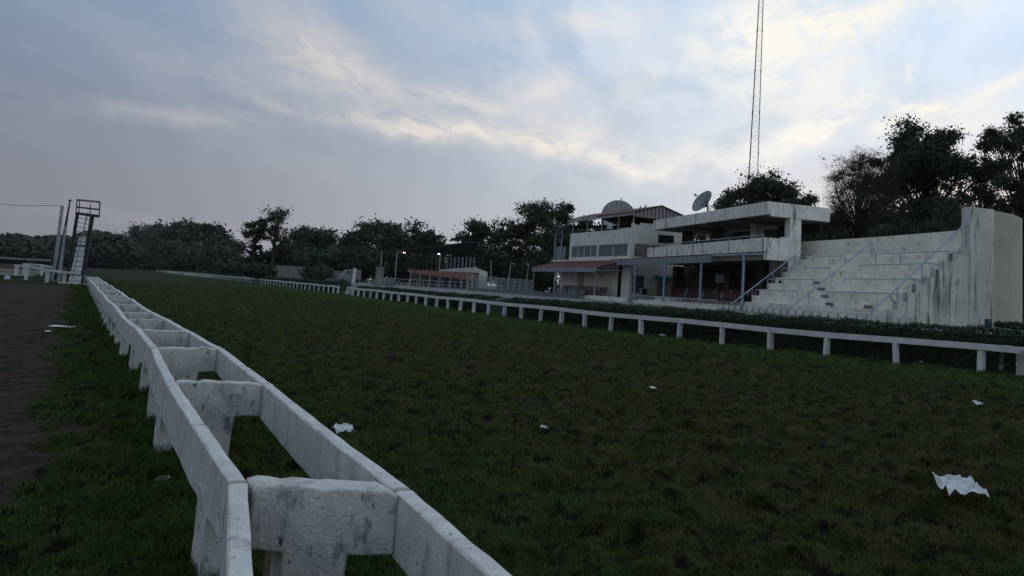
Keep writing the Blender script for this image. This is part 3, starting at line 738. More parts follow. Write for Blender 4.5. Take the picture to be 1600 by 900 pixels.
# canopy in front of the pavilion
cn = empty('sheet_canopy', T.P(26, 0, APZ), 'long red edged sheet canopy with grey corrugated fascia in front of the pavilion', 'canopy')
CA, CB = (14.7, 0.3), (40.8, -1.15)
def cl(t, z, db=0.0): return T.P(CA[0]+(CB[0]-CA[0])*t, CA[1]+(CB[1]-CA[1])*t+db, z)
def clpix(px, py):                      # where along the canopy front a sight line falls
    A, B = cl(0, 0), cl(1, 0); nn = np.array(((B-A)[1], -(B-A)[0], 0)); d = ray(px, py); t = nn.dot(A-C0)/nn.dot(d); p = C0+d*t-A
    return p[:2].dot((B-A)[:2])/np.dot((B-A)[:2], (B-A)[:2])
zc = lambda b: 5.0+0.09*b
cp = [CA, (14.7, 1.27), (37.2, 1.27), (37.9, -0.02), (40.8, -0.42), CB]
MB().prism([T.P(a, b, zc(b)) for a, b in cp], (0, 0, 0.05)).build('roof_sheet', 'red_sheet', cn)
tf = clpix(1112, 405)
MB().box((cl(tf, 4.68, -0.04)+cl(0.985, 4.62, -0.04))/2, (cl(0.985, 4.6)-cl(tf, 4.66))/2, T.n*0.02, (0, 0, 0.27)).build('fascia', 'corrugated', cn)
MB().bar(cl(0.0, 4.93), cl(tf-0.004, 4.93), 0.1, 0.12).build('front_beam', 'pipe_blue', cn)
MB().tube([T.P(14.75, 0.3, 4.9), T.P(14.75, 1.2, 5.0)], 0.05, 5).build('end_beam', 'pipe_blue', cn)
for px_ in (1160, 1094, 1037, 991):
    t = clpix(px_, 440); MB().tube([cl(t, APZ-0.05, 0.05), cl(t, 4.9, 0.05)], 0.095, 8).build('post', 'pipe_blue', cn)
for t in np.linspace(0.03, 0.86, 10):
    p = cl(t, 4.9, 0.06); MB().bar(p, p+T.n*(1.2 - (CA[1]+(CB[1]-CA[1])*t)-0.1)+np.array((0, 0, 0.09)), 0.06, 0.1).build('rafter', 'grey_metal', cn)

# ------------------------------------------------------------------ clubhouse (three storeys)
P2 = Gf
cb = empty('clubhouse', P2.P(7, 3, APZ), 'three storey white clubhouse with a striped gable roof over an open top floor', 'building')
mb = MB()
P2.box(mb, 0.0, 14.0, 0.0, 0.25, 4.85, 5.28)
P2.box(mb, 0.25, 14.0, 0.0, 0.25, 6.52, 7.95)
P2.box(mb, 13.55, 14.0, 0.0, 0.25, 5.28, 6.52); P2.box(mb, 7.0, 7.35, 0.0, 0.25, 5.28, 6.52); P2.box(mb, 0.0, 0.75, 0.0, 0.25, 5.28, 6.52)
P2.box(mb, 0.0, 2.6, -0.003, 0.247, 7.95, 8.05)
P2.box(mb, 0.0, 1.6, 0.0, 0.25, APZ, 4.85)
P2.box(mb, 0.0, 14.0, 5.8, 6.05, APZ, 7.9)
P2.box(mb, 13.75, 14.0, 0.25, 5.8, APZ, 7.9)
mb.build('front_wall', 'wall_white', cb)
# near end wall with window and door openings
mb = MB()
P2.box(mb, 0.003, 0.25, 0.25, 5.8, 6.55, 8.35); P2.box(mb, 0.003, 0.25, 0.25, 0.35, 5.28, 6.55); P2.box(mb, 0.003, 0.25, 3.6, 5.8, 5.28, 6.55)
P2.box(mb, 0.003, 0.25, 0.25, 5.8, APZ, 5.28)
mb.prism([P2.P(0.0, 0.0, 6.52), P2.P(0.0, 0.0, 8.48), P2.P(0.0, 0.25, 8.50), P2.P(0.0, 0.25, 6.52)], P2.u*0.25)
mb.build('end_wall', 'wall_white', cb)
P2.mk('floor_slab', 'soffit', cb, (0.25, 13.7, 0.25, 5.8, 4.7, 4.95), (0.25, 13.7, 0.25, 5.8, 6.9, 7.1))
P2.mk('inner_wall', 'terrace_cream', cb, (1.6, 13.7, 1.6, 1.8, APZ, 4.7))
P2.mk('side_room', 'wall_white', cb, (9.6, 13.9, -0.9, 1.6, APZ, 3.9))
for s0, s1, n_ in ((7.35, 13.55, 4), (0.75, 7.0, 2)):
    for k in range(n_):
        w_ = (s1-s0)/n_; x0_, x1_ = s0+k*w_, s0+(k+1)*w_
        f = P2.mk('window', 'frame_white', cb, (x0_, x0_+0.07, 0.09, 0.17, 5.28, 6.52), (x1_-0.07, x1_, 0.09, 0.17, 5.28, 6.52), (x0_+0.07, x1_-0.07, 0.09, 0.17, 6.45, 6.52), (x0_+0.07, x1_-0.07, 0.09, 0.17, 5.28, 5.34))
        P2.mk('pane', 'curtain', f, (x0_+0.07, x1_-0.07, 0.12, 0.14, 5.34, 6.45))
f = P2.mk('window', 'frame_white', cb, (0.08, 0.18, 0.35, 0.42, 5.28, 6.55), (0.08, 0.18, 2.0, 2.1, 5.28, 6.55), (0.08, 0.18, 3.5, 3.6, 5.28, 6.55), (0.08, 0.18, 0.42, 3.5, 6.48, 6.55))
P2.mk('pane', 'window_glass', f, (0.11, 0.13, 0.42, 2.0, 5.3, 6.48), (0.11, 0.13, 2.1, 3.5, 5.3, 6.48))
P2.mk('sill_band', 'wall_white', cb, (-0.05, 18.5, -0.12, 0.0, 4.9, 5.06))
# ground floor end: window, air conditioner, door with awning
f = P2.mk('window', 'dark_steel', cb, (-0.04, 0.0, 0.35, 1.55, 1.9, 3.5))
P2.mk('pane', 'window_glass', f, (-0.055, -0.042, 0.42, 1.48, 1.97, 3.43))
ac = P2.mk('air_conditioner', 'grey_metal', cb, (-0.5, -0.06, 1.1, 1.75, 1.75, 2.3), bevel=0.02)
P2.mk('grille', 'dark_inside', ac, (-0.52, -0.503, 1.15, 1.7, 1.8, 2.25))
P2.mk('door', 'grey_metal', cb, (-0.05, 0.0, 3.1, 4.1, APZ, 3.15))
mb = MB(); mb.prism([P2.P(-0.06, 2.7, 3.65), P2.P(-0.8, 2.7, 3.35), P2.P(-0.8, 2.7, 3.22), P2.P(-0.06, 2.7, 3.28)], P2.n*2.2); mb.build('awning', 'green_awning', cb)
# open top floor
for a in (0.1, 3.1, 6.7, 10.1, 13.7):
    P2.mk('roof_post', 'grey_metal', cb, (a-0.07, a+0.07, 0.06, 0.2, 7.95, 9.55)); P2.mk('roof_post', 'grey_metal', cb, (a-0.07, a+0.07, 5.5, 5.64, 7.9, 9.6))
P2.mk('top_rear_dark', 'dark_inside', cb, (0.3, 9.8, 5.0, 5.1, 7.1, 9.5), (9.8, 13.7, 5.0, 5.1, 7.1, 9.3))  # dark panel added at the back to give the open floor its shade
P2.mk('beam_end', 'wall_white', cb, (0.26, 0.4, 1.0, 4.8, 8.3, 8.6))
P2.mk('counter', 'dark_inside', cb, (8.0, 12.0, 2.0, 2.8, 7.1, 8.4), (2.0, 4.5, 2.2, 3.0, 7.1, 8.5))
rf = MB(); rf.prism([P2.P(-0.7, -0.35, 9.50), P2.P(-0.7, 2.75, 10.42), P2.P(-0.7, 6.2, 9.45), P2.P(-0.7, 6.2, 9.38), P2.P(-0.7, 2.75, 10.34), P2.P(-0.7, -0.35, 9.43)], P2.u*15.2); rf.build('roof', 'red_dark', cb)
P2.mk('eave_beam', 'grey_metal', cb, (-0.6, 14.4, -0.30, -0.22, 9.18, 9.42))
mb = MB(); mb.prism([P2.P(-0.55, -0.2, 9.05), P2.P(-0.55, -0.2, 9.42), P2.P(-0.55, 2.75, 10.3), P2.P(-0.55, 5.9, 9.42), P2.P(-0.55, 5.9, 9.0)], P2.u*0.05); mb.build('gable', 'gable_stripe', cb)
# dark lean-to and cage at the left end
P2.mk('annex', 'wall_white', cb, (14.05, 18.4, 0.2, 4.0, 4.55, 5.0), (14.05, 18.4, 3.5, 4.0, APZ, 4.55))
P2.mk('cage', 'sheet_grey', cb, (15.6, 18.3, 0.25, 0.3, 5.0, 6.6))
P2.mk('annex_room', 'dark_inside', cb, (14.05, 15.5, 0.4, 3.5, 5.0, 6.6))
mb = MB(); mb.prism([P2.P(14.1, -0.4, 8.8), P2.P(14.1, 4.5, 9.3), P2.P(14.1, 4.5, 9.1), P2.P(14.1, -0.4, 8.45)], P2.u*4.3); mb.build('annex_roof', 'dark_steel', cb)
for a in (16.4, 18.2): P2.mk('annex_post', 'pipe_blue', cb, (a-0.07, a+0.07, 0.0, 0.14, 5.0, 8.85))
# front canopy of the clubhouse
c2 = empty('red_canopy', P2.P(9, -2, APZ), 'red sloping sheet canopy over the seats in front of the clubhouse', 'canopy')
mb = MB(); mb.prism([P2.P(1.0, -3.0, 4.02), P2.P(1.0, -0.15, 4.88), P2.P(1.0, -0.15, 4.82), P2.P(1.0, -3.0, 3.96)], P2.u*16.0); mb.build('roof_sheet', 'red_sheet', c2)
P2.mk('fascia', 'sheet_grey', c2, (1.0, 17.0, -3.05, -3.0, 3.58, 3.99))
for a in (1.4, 6.0, 10.8, 16.6):
    MB().tube([P2.P(a, -2.9, APZ), P2.P(a, -2.9, 3.98)], 0.06, 6).build('post', 'grey_metal', c2)
for a in (1.2, 5.0, 9.0, 13.0, 16.8): MB().bar(P2.P(a, -2.9, 3.75), P2.P(a, -0.2, 3.9), 0.06, 0.08).bar(P2.P(a, -2.9, 3.8), P2.P(a, -0.2, 4.7), 0.05, 0.07).build('truss', 'grey_metal', c2)
P2.mk('back_panel', 'terrace_cream', c2, (2.0, 9.4, -0.25, -0.15, APZ, 4.4))
P2.mk('seating_plinth', 'terrace_cream', c2, (2.0, 13.0, -1.9, -0.9, APZ, 1.35))

# dishes
def dish(name, c, nrm, R, depth, label, ribs=16, drop=None):
    nrm = np.array(nrm, float); nrm /= np.linalg.norm(nrm); c = np.array(c, float)
    r = empty(name, c-np.array((0, 0, R)), label, 'satellite dish')
    u = np.cross(nrm, (0, 0, 1)); u /= np.linalg.norm(u); v = np.cross(u, nrm)
    vs = []; fs = []; nr = 6; ns = 32
    for th in (0, 0.03):
        vs.append(c-nrm*(depth+th))
        for i in range(1, nr+1):
            q = i/nr
            for k in range(ns):
                t = 2*math.pi*k/ns; vs.append(c+R*q*(u*math.cos(t)+v*math.sin(t))-nrm*(depth*(1-q*q)+th))
    M_ = 1+nr*ns
    for s_ in (0, 1):
        o_ = s_*M_
        for k in range(ns):
            fs.append((o_, o_+1+k, o_+1+(k+1) % ns))
            for i in range(nr-1): fs.append((o_+1+i*ns+k, o_+1+(i+1)*ns+k, o_+1+(i+1)*ns+(k+1) % ns, o_+1+i*ns+(k+1) % ns))
    for k in range(ns): fs.append((1+(nr-1)*ns+k, 1+(nr-1)*ns+(k+1) % ns, M_+1+(nr-1)*ns+(k+1) % ns, M_+1+(nr-1)*ns+k))
    MB().add(vs, fs).build('reflector', 'dish_mesh', r, smooth=True)
    mb = MB()
    for k in range(ribs):
        t = 2*math.pi*k/ribs; e_ = u*math.cos(t)+v*math.sin(t)
        mb.tube([c+R*q*e_-nrm*(depth*(1-q*q)-0.02) for q in (0.1, 0.4, 0.7, 1.0)], 0.018, 4)
    mb.tube([c+R*(u*math.cos(t)+v*math.sin(t)) for t in np.linspace(0, 2*math.pi, 33)], 0.03, 4)
    mb.build('ribs', 'dish_rib', r)
    mb = MB(); f = c+nrm*R*0.75
    for k in range(3):
        t = 2*math.pi*k/3+0.5; mb.tube([c+R*0.85*(u*math.cos(t)+v*math.sin(t))-nrm*depth*0.2, f], 0.02, 4)
    mb.build('feed_struts', 'dish_rib', r)
    MB().tube([c-nrm*(depth+0.03), c-nrm*(depth*1.9)], [R*0.42, R*0.12], 8).build('hub', 'dish_rib', r)
    MB().tube([f-nrm*0.12, f+nrm*0.18], 0.10, 8).build('feed_horn', 'grey_metal', r)
    MB().tube([c-nrm*(depth+0.02), c-nrm*(depth+0.5), c-nrm*(depth+0.5)-np.array((0, 0, drop or R*0.9))], 0.09, 8).build('mount', 'dish_rib', r)
dc = at(966, 338, 86.0)
nb = np.array((-0.50, -0.80, 0.22)); dish('satellite_dish', dc, nb, 2.17, 0.45, 'large ribbed mesh satellite dish rising behind the clubhouse roof', 18, 10.0)
DT = dc+np.array((0, 0, 1.0))*2.17*0.975+np.array((0.5, 0.8, 0))*2.17*0.22
dc2 = at(1096.5, 314, 60.5)
dish('satellite_dish', dc2, (-0.82, 0.02, 0.50), 1.22, 0.42, 'tilted satellite dish on the flat roof of the pavilion', 12)
# birds on the roofs
def bird(p, label):
    r = MB()
    o = np.array(p, float)
    r.tube([o+np.array((-0.02, 0, 0.08)), o+np.array((0, 0, 0.14)), o+np.array((0.05, 0.02, 0.26)), o+np.array((0.07, 0.02, 0.33))], [0.02, 0.075, 0.07, 0.03], 7)
    r.tube([o+np.array((0.07, 0.02, 0.31)), o+np.array((0.09, 0.0, 0.37)), o+np.array((0.17, -0.03, 0.37))], [0.04, 0.045, 0.006], 6)
    r.tube([o+np.array((-0.02, 0, 0.12)), o+np.array((-0.12, 0, -0.02))], [0.05, 0.02], 5)
    r.tube([o, o+np.array((0, 0, 0.12))], 0.008, 4)
    tag(r.build('bird', 'bird_black', smooth=True), label, 'bird', 'birds perched on the clubhouse roof')
bird(P2.P(-0.1, 1.2, 9.97), 'dark bird on the clubhouse roof slope, right one of the pair')
bird(P2.P(0.5, 1.0, 9.90), 'dark bird on the clubhouse roof slope, left one of the pair')
bird(DT+np.array((0.25, -0.1, 0.0)), 'lone dark bird perched on top of the large satellite dish')

# chairs
def chair_proto(mat):
    r = bpy.data.objects.new('stadium_chair', None); COL.objects.link(r); LOC[r.name] = np.zeros(3); r.empty_display_size = 0.2
    mb = MB(); mb.prism([(-0.22, -0.22, 0.42), (0.22, -0.22, 0.42), (0.20, 0.20, 0.40), (-0.20, 0.20, 0.40)], (0, 0, 0.045)); mb.build('seat', mat, r, bevel=0.015)
    mb = MB(); mb.prism([(-0.20, 0.19, 0.44), (0.20, 0.19, 0.44), (0.22, 0.30, 0.86), (0.10, 0.31, 0.90), (-0.10, 0.31, 0.90), (-0.22, 0.30, 0.86)], (0, 0.035, 0)); mb.build('backrest', mat, r, bevel=0.012)
    for x, y in ((-0.19, -0.18), (0.19, -0.18), (-0.19, 0.19), (0.19, 0.19)):
        MB().tube([(x*1.05, y*1.05, 0.0), (x, y, 0.42)], 0.016, 5).build('leg', mat, r)
    return r
def place(root, name_loc, rz, label, group, first):
    o = root if first else root.copy()
    if not first:
        COL.objects.link(o)
        for c in root.children: d = c.copy(); COL.objects.link(d); d.parent = o
    o.location = name_loc; o.rotation_euler = (0, 0, rz); tag(o, label, 'chair', group); return o
pro = {k: chair_proto('seat_'+k) for k in ('red', 'grey', 'dark')}; used = set()
angT = math.atan2(T.n[1], T.n[0])-math.pi/2
def put(k, p, ang, label, group):
    place(pro[k], p, ang, label, group, k not in used); used.add(k)
CW = {'red': 'red', 'grey': 'pale grey', 'dark': 'dark maroon'}
def chair_row(fr_, rows, grp, where):
    for a0_, a1_, b, z, pat, rowname in rows:
        a = a0_; i = 0
        while a < a1_:
            k = pat[i % len(pat)]
            put(k, fr_.P(a, b, z), math.atan2(fr_.n[1], fr_.n[0])-math.pi/2+random.uniform(-0.05, 0.05), '%s plastic chair in the %s row %s' % (CW[k], rowname, where), grp)
            a += 0.56; i += 1
chair_row(T, [(19.5, 31.0, 1.5, 1.30, ['dark', 'dark', 'red', 'dark', 'dark', 'grey'], 'front'), (19.5, 34.5, 2.9, 1.62, ['red', 'red', 'grey', 'red', 'dark'], 'back')],
          'chairs inside the pavilion', 'under the pavilion')
chair_row(P2, [(5.6, 13.2, -2.3, APZ, ['grey', 'grey', 'red', 'grey', 'grey'], 'front'), (2.4, 12.6, -1.4, 1.35, ['red', 'red', 'red', 'grey'], 'back')],
          'chairs under the clubhouse canopy', 'under the red clubhouse canopy')
# low walls and pipe rails in front of the buildings
lw = empty('low_wall', T.P(20, -3, APZ), 'low pale wall topped by a thin pipe rail in front of the pavilion and clubhouse', 'wall')
T.mk('wall', 'wall_white', lw, (14.6, 30, -2.6, -2.4, APZ-0.2, 1.22), (30, 40, -3.4, -3.2, APZ-0.2, 1.38))
mb = MB(); mb.tube([T.P(14.6, -2.5, 1.62), T.P(30, -2.5, 1.62)], 0.03, 5)
for a in np.arange(14.8, 30, 1.9): mb.tube([T.P(a, -2.5, 1.2), T.P(a, -2.5, 1.62)], 0.025, 5)
mb.build('pipe_rail', 'pipe_blue', lw)
lw = empty('low_wall', P2.P(10, -5, APZ), 'low grey wall in front of the red clubhouse canopy', 'wall')
P2.mk('wall', 'concrete', lw, (1.5, 34, -4.6, -4.4, APZ-0.2, 1.42))

# ------------------------------------------------------------------ mast
my = 70.0
mb0 = at(1175, 290, my); 
mast = empty('lattice_mast', (mb0[0], mb0[1], APZ), 'very tall thin lattice radio mast rising behind the pavilion', 'mast')
w0, w1, ztop = 0.62, 0.12, 45.0
zb = APZ
pA, pB = at(1168.5, 280, my), at(1180.5, 280, my); zc = pA[2]; wc = (pB[0]-pA[0])
tA, tB = at(1185.3, 0, my), at(1191.0, 0, my); zt_ = tA[2]; wt = (tB[0]-tA[0])
vx = (mb0[0]+0.0); 
def mw(z): return wc+(wt-wc)*(z-zc)/(zt_-zc)
cxm = (pA[0]+pB[0])/2; cxt = (tA[0]+tB[0])/2
def mc(z): return np.array((cxm+(cxt-cxm)*(z-zc)/(zt_-zc), my, z))
offs = [np.array((math.cos(t), math.sin(t), 0)) for t in (rad(200), rad(320), rad(80))]
zend = zt_+3.0
for o_ in offs:
    MB().tube([mc(z)+o_*mw(z)*0.56 for z in np.linspace(zb, zend, 6)], 0.05, 6).build('mast_leg', 'mast_steel', mast)
for z in np.arange(zb+3, zend, (zt_-zc)/4.4):
    for o_ in offs: MB().tube([mc(z)+o_*mw(z)*0.56-np.array((0, 0, 0.09)), mc(z)+o_*mw(z)*0.56+np.array((0, 0, 0.09))], 0.085, 6).build('flange', 'mast_steel', mast)
lat = MB(); z = zb; k = 0
while z < zend-0.6:
    z2 = z+0.62
    for i in range(3):
        a_, b_ = offs[i], offs[(i+1) % 3]
        if k % 2: a_, b_ = b_, a_
        lat.tube([mc(z)+a_*mw(z)*0.56, mc(z2)+b_*mw(z2)*0.56], 0.010, 4)
    z = z2; k += 1
lat.build('lattice', 'mast_steel', mast)

# ------------------------------------------------------------------ litter
def crumple(name, c, w, d, h, label, seed, rz=0.0, cat='litter', mat='paper'):
    r = np.random.default_rng(seed); n, m_ = 22, 14; V = []
    for i in range(n):
        for j in range(m_):
            u, v = i/(n-1)-0.5, j/(m_-1)-0.5
            eu = 0.05*math.sin(v*7+seed)+0.02*math.sin(v*17+seed*2); ev = 0.06*math.sin(u*6+seed*3)+0.03*math.sin(u*15+seed)
            x, y = (u+0.5*eu*v*2)*w, (v+0.35*ev)*d
            cr_ = abs(math.sin(u*6+v*4+seed))*0.35+abs(math.sin(u*9-v*8+seed*2))*0.25+0.05*r.normal()
            z = h*(0.15+0.6*(1-cr_)+0.45*(v+0.5)-0.9*max(0, abs(u)-0.40)*3*(0.5+0.5*math.sin(seed+v*8)))
            V.append((x*math.cos(rz)-y*math.sin(rz), x*math.sin(rz)+y*math.cos(rz), max(z, 0.0)+0.01))
    fs = [(i*m_+j, (i+1)*m_+j, (i+1)*m_+j+1, i*m_+j+1) for i in range(n-1) for j in range(m_-1)]
    c = np.array(c, float); hz_ = float(hgt(c[0], c[1]))+0.025
    o = MB().add([np.array(v)+np.array((c[0], c[1], hz_)) for v in V], fs).build(name, mat)
    s = o.modifiers.new('thick', 'SOLIDIFY'); s.thickness = 0.003
    return tag(o, label, cat)
crumple('paper_litter', gp(1500, 797), 0.36, 0.34, 0.15, 'large crumpled white paper lying in the right foreground grass', 1, rad(-32))
crumple('paper_litter', gp(1527, 635), 0.20, 0.16, 0.09, 'small white paper ball near the right edge of the grass', 2, 0.3)
crumple('paper_litter', gp(536, 684), 0.20, 0.16, 0.11, 'crumpled white scrap just behind the near rail of the double fence', 3, 0.2)
crumple('paper_litter', gp(850, 671), 0.09, 0.08, 0.05, 'tiny pale scrap in the middle of the turf', 4, 0.9)
crumple('paper_litter', gp(1020, 611), 0.13, 0.09, 0.05, 'small pale scrap on the turf, farthest from the double fence but one', 5, 0.4)
crumple('paper_litter', gp(98, 512), 0.42, 0.5, 0.05, 'flat torn white sheet at the edge of the dirt track', 6, 1.2)
crumple('paper_litter', gp(75, 519), 0.12, 0.14, 0.04, 'white shred left of the torn sheet on the dirt', 16, 0.1)
crumple('paper_litter', gp(1440, 571), 0.12, 0.1, 0.05, 'tiny white scrap at the foot of the hedge', 7)
crumple('paper_litter', gp(1517, 591), 0.11, 0.1, 0.04, 'tiny white scrap on the turf below the last rail posts', 8)
crumple('paper_litter', gp(1035, 526), 0.3, 0.2, 0.08, 'small white scrap lying below the hedge between two rail posts', 9)
p = gp(11, 437); o = MB()
vs = []; r_ = np.random.default_rng(3)
for i in range(7):
    th = math.pi*i/6
    for k in range(10):
        ph = 2*math.pi*k/10; q = 0.24*(1+0.12*r_.normal()); vs.append((p[0]+q*math.sin(th)*math.cos(ph), p[1]+q*0.8*math.sin(th)*math.sin(ph), 0.14+0.2*math.cos(th)))
o.add(vs, [(i*10+k, i*10+(k+1) % 10, (i+1)*10+(k+1) % 10, (i+1)*10+k) for i in range(6) for k in range(10)])
tag(o.build('stone', 'old_white_paint', smooth=True), 'whitewashed stone lying on the dirt track at the far left', 'stone')
# half buried tin ring in the grass beside the fence
p = gp(253, 755); 
mb = MB(); hz_ = float(hgt(p[0], p[1]))+0.03
mb.tube([(p[0]+0.05*math.cos(t), p[1]+0.05*math.sin(t), hz_+0.008*math.cos(t)) for t in np.linspace(0, 2*math.pi, 21)], 0.004, 5)
tag(mb.build('plastic_lid_ring', 'grey_metal'), 'thin pale ring lying in the grass left of the double fence', 'ring')

# ------------------------------------------------------------------ foliage
def leaf_quads(P, size, r):
    n = len(P); d = r.normal(size=(n, 3)); d /= np.linalg.norm(d, axis=1)[:, None]
    e = r.normal(size=(n, 3)); e -= d*(e*d).sum(1)[:, None]; e /= np.linalg.norm(e, axis=1)[:, None]
    s = (size*(0.6+0.8*r.random(n)))[:, None]
    V = np.stack([P-d*s*0.5, P+e*s*0.3, P+d*s*0.5, P-e*s*0.3], 1).reshape(-1, 3)
    return V, np.arange(4*n).reshape(-1, 4)
def hedge(path, zf, w, name, label, dens=900, leaf=0.10):
    r0 = empty(name, (path[0][0], path[0][1], 0), label, 'hedge')
    core = MB(); Ps = []
    r = np.random.default_rng(len(path)*17)
    for (x0, y0), (x1, y1) in zip(path[:-1], path[1:]):
        ln = math.hypot(x1-x0, y1-y0); n = int(dens*ln)
        d = np.array((x1-x0, y1-y0))/ln; s = np.array((d[1], -d[0]))
        t = r.random(n); cross = r.random(n)
        z1 = np.interp(t, [0, 1], [zf(y0), zf(y1)])
        q = r.random(n)
        off = np.where(q < 0.5, -w/2, (cross-0.5)*w); zz = np.where(q < 0.5, r.random(n)*z1, z1)
        sel = q > 0.88; off = np.where(sel, w/2, off); zz = np.where(sel, r.random(n)*z1, zz)
        px_ = x0+(x1-x0)*t+s[0]*off; py_ = y0+(y1-y0)*t+s[1]*off
        b = 0.16*vnoise(px_+zz, py_-zz*0.7, 1.3, 11)+0.10*vnoise(px_-zz, py_+zz, 3.6, 12)
        Ps.append(np.stack([px_+r.normal(0, 0.04, n)+s[0]*b*(-1), py_+r.normal(0, 0.04, n), zz+r.normal(0, 0.035, n)+b*(zz > z1*0.8)], -1))
        a = np.array((x0, y0)); bb = np.array((x1, y1)); o1 = s*(w/2-0.09)
        core.prism([(*(a-o1), 0), (*(a+o1), 0), (*(a+o1), zf(y0)-0.10), (*(a-o1), zf(y0)-0.10)], (0, 0, 0)) if False else \
            core.add([(*(a-o1), 0), (*(a+o1), 0), (*(a+o1), zf(y0)-0.10), (*(a-o1), zf(y0)-0.10), (*(bb-o1), 0), (*(bb+o1), 0), (*(bb+o1), zf(y1)-0.10), (*(bb-o1), zf(y1)-0.10)],
                     [(0, 1, 2, 3), (4, 7, 6, 5), (0, 3, 7, 4), (1, 5, 6, 2), (3, 2, 6, 7)])
    core.build('stems', 'leaf_dark', r0)
    P = np.concatenate(Ps); P = P-np.array(r0.location); V, Fq = leaf_quads(P, leaf, r)
    me = raw_mesh('foliage', V, Fq, 'leaf_hedge'); o = bpy.data.objects.new('foliage', me); COL.objects.link(o); o.parent = r0
zh = lambda y: float(np.interp(y, [10, 16, 30, 45, 58], [1.26, 1.20, 1.14, 1.02, 0.98]))
off = 1.15
hedge([(railx(y)+off+(0.4 if y < 14 else 0), y) for y in (9.5, 14, 18, 24, 30, 38, 46)], zh, 1.25, 'hedge', 'tall clipped hedge behind the near white rail, below the terrace', 1500, 0.085)
hedge([(railx(y)+off+0.3, y) for y in (49.5, 58, 68, 80)], lambda y: 0.96, 1.2, 'hedge', 'middle clipped hedge, between the two gaps', 700, 0.14)
hedge([(railx(y)+off+0.5, y) for y in (83.5, 89)], lambda y: 0.9, 1.1, 'hedge', 'shortest piece of hedge, by the pale gate pillar', 600, 0.15)
hedge([(railx(y)+off+0.3, y) for y in (97, 110, 125, 150, 180, 215)], lambda y: 1.15, 1.6, 'hedge', 'far clipped hedge beyond the gap in the rail', 420, 0.22)
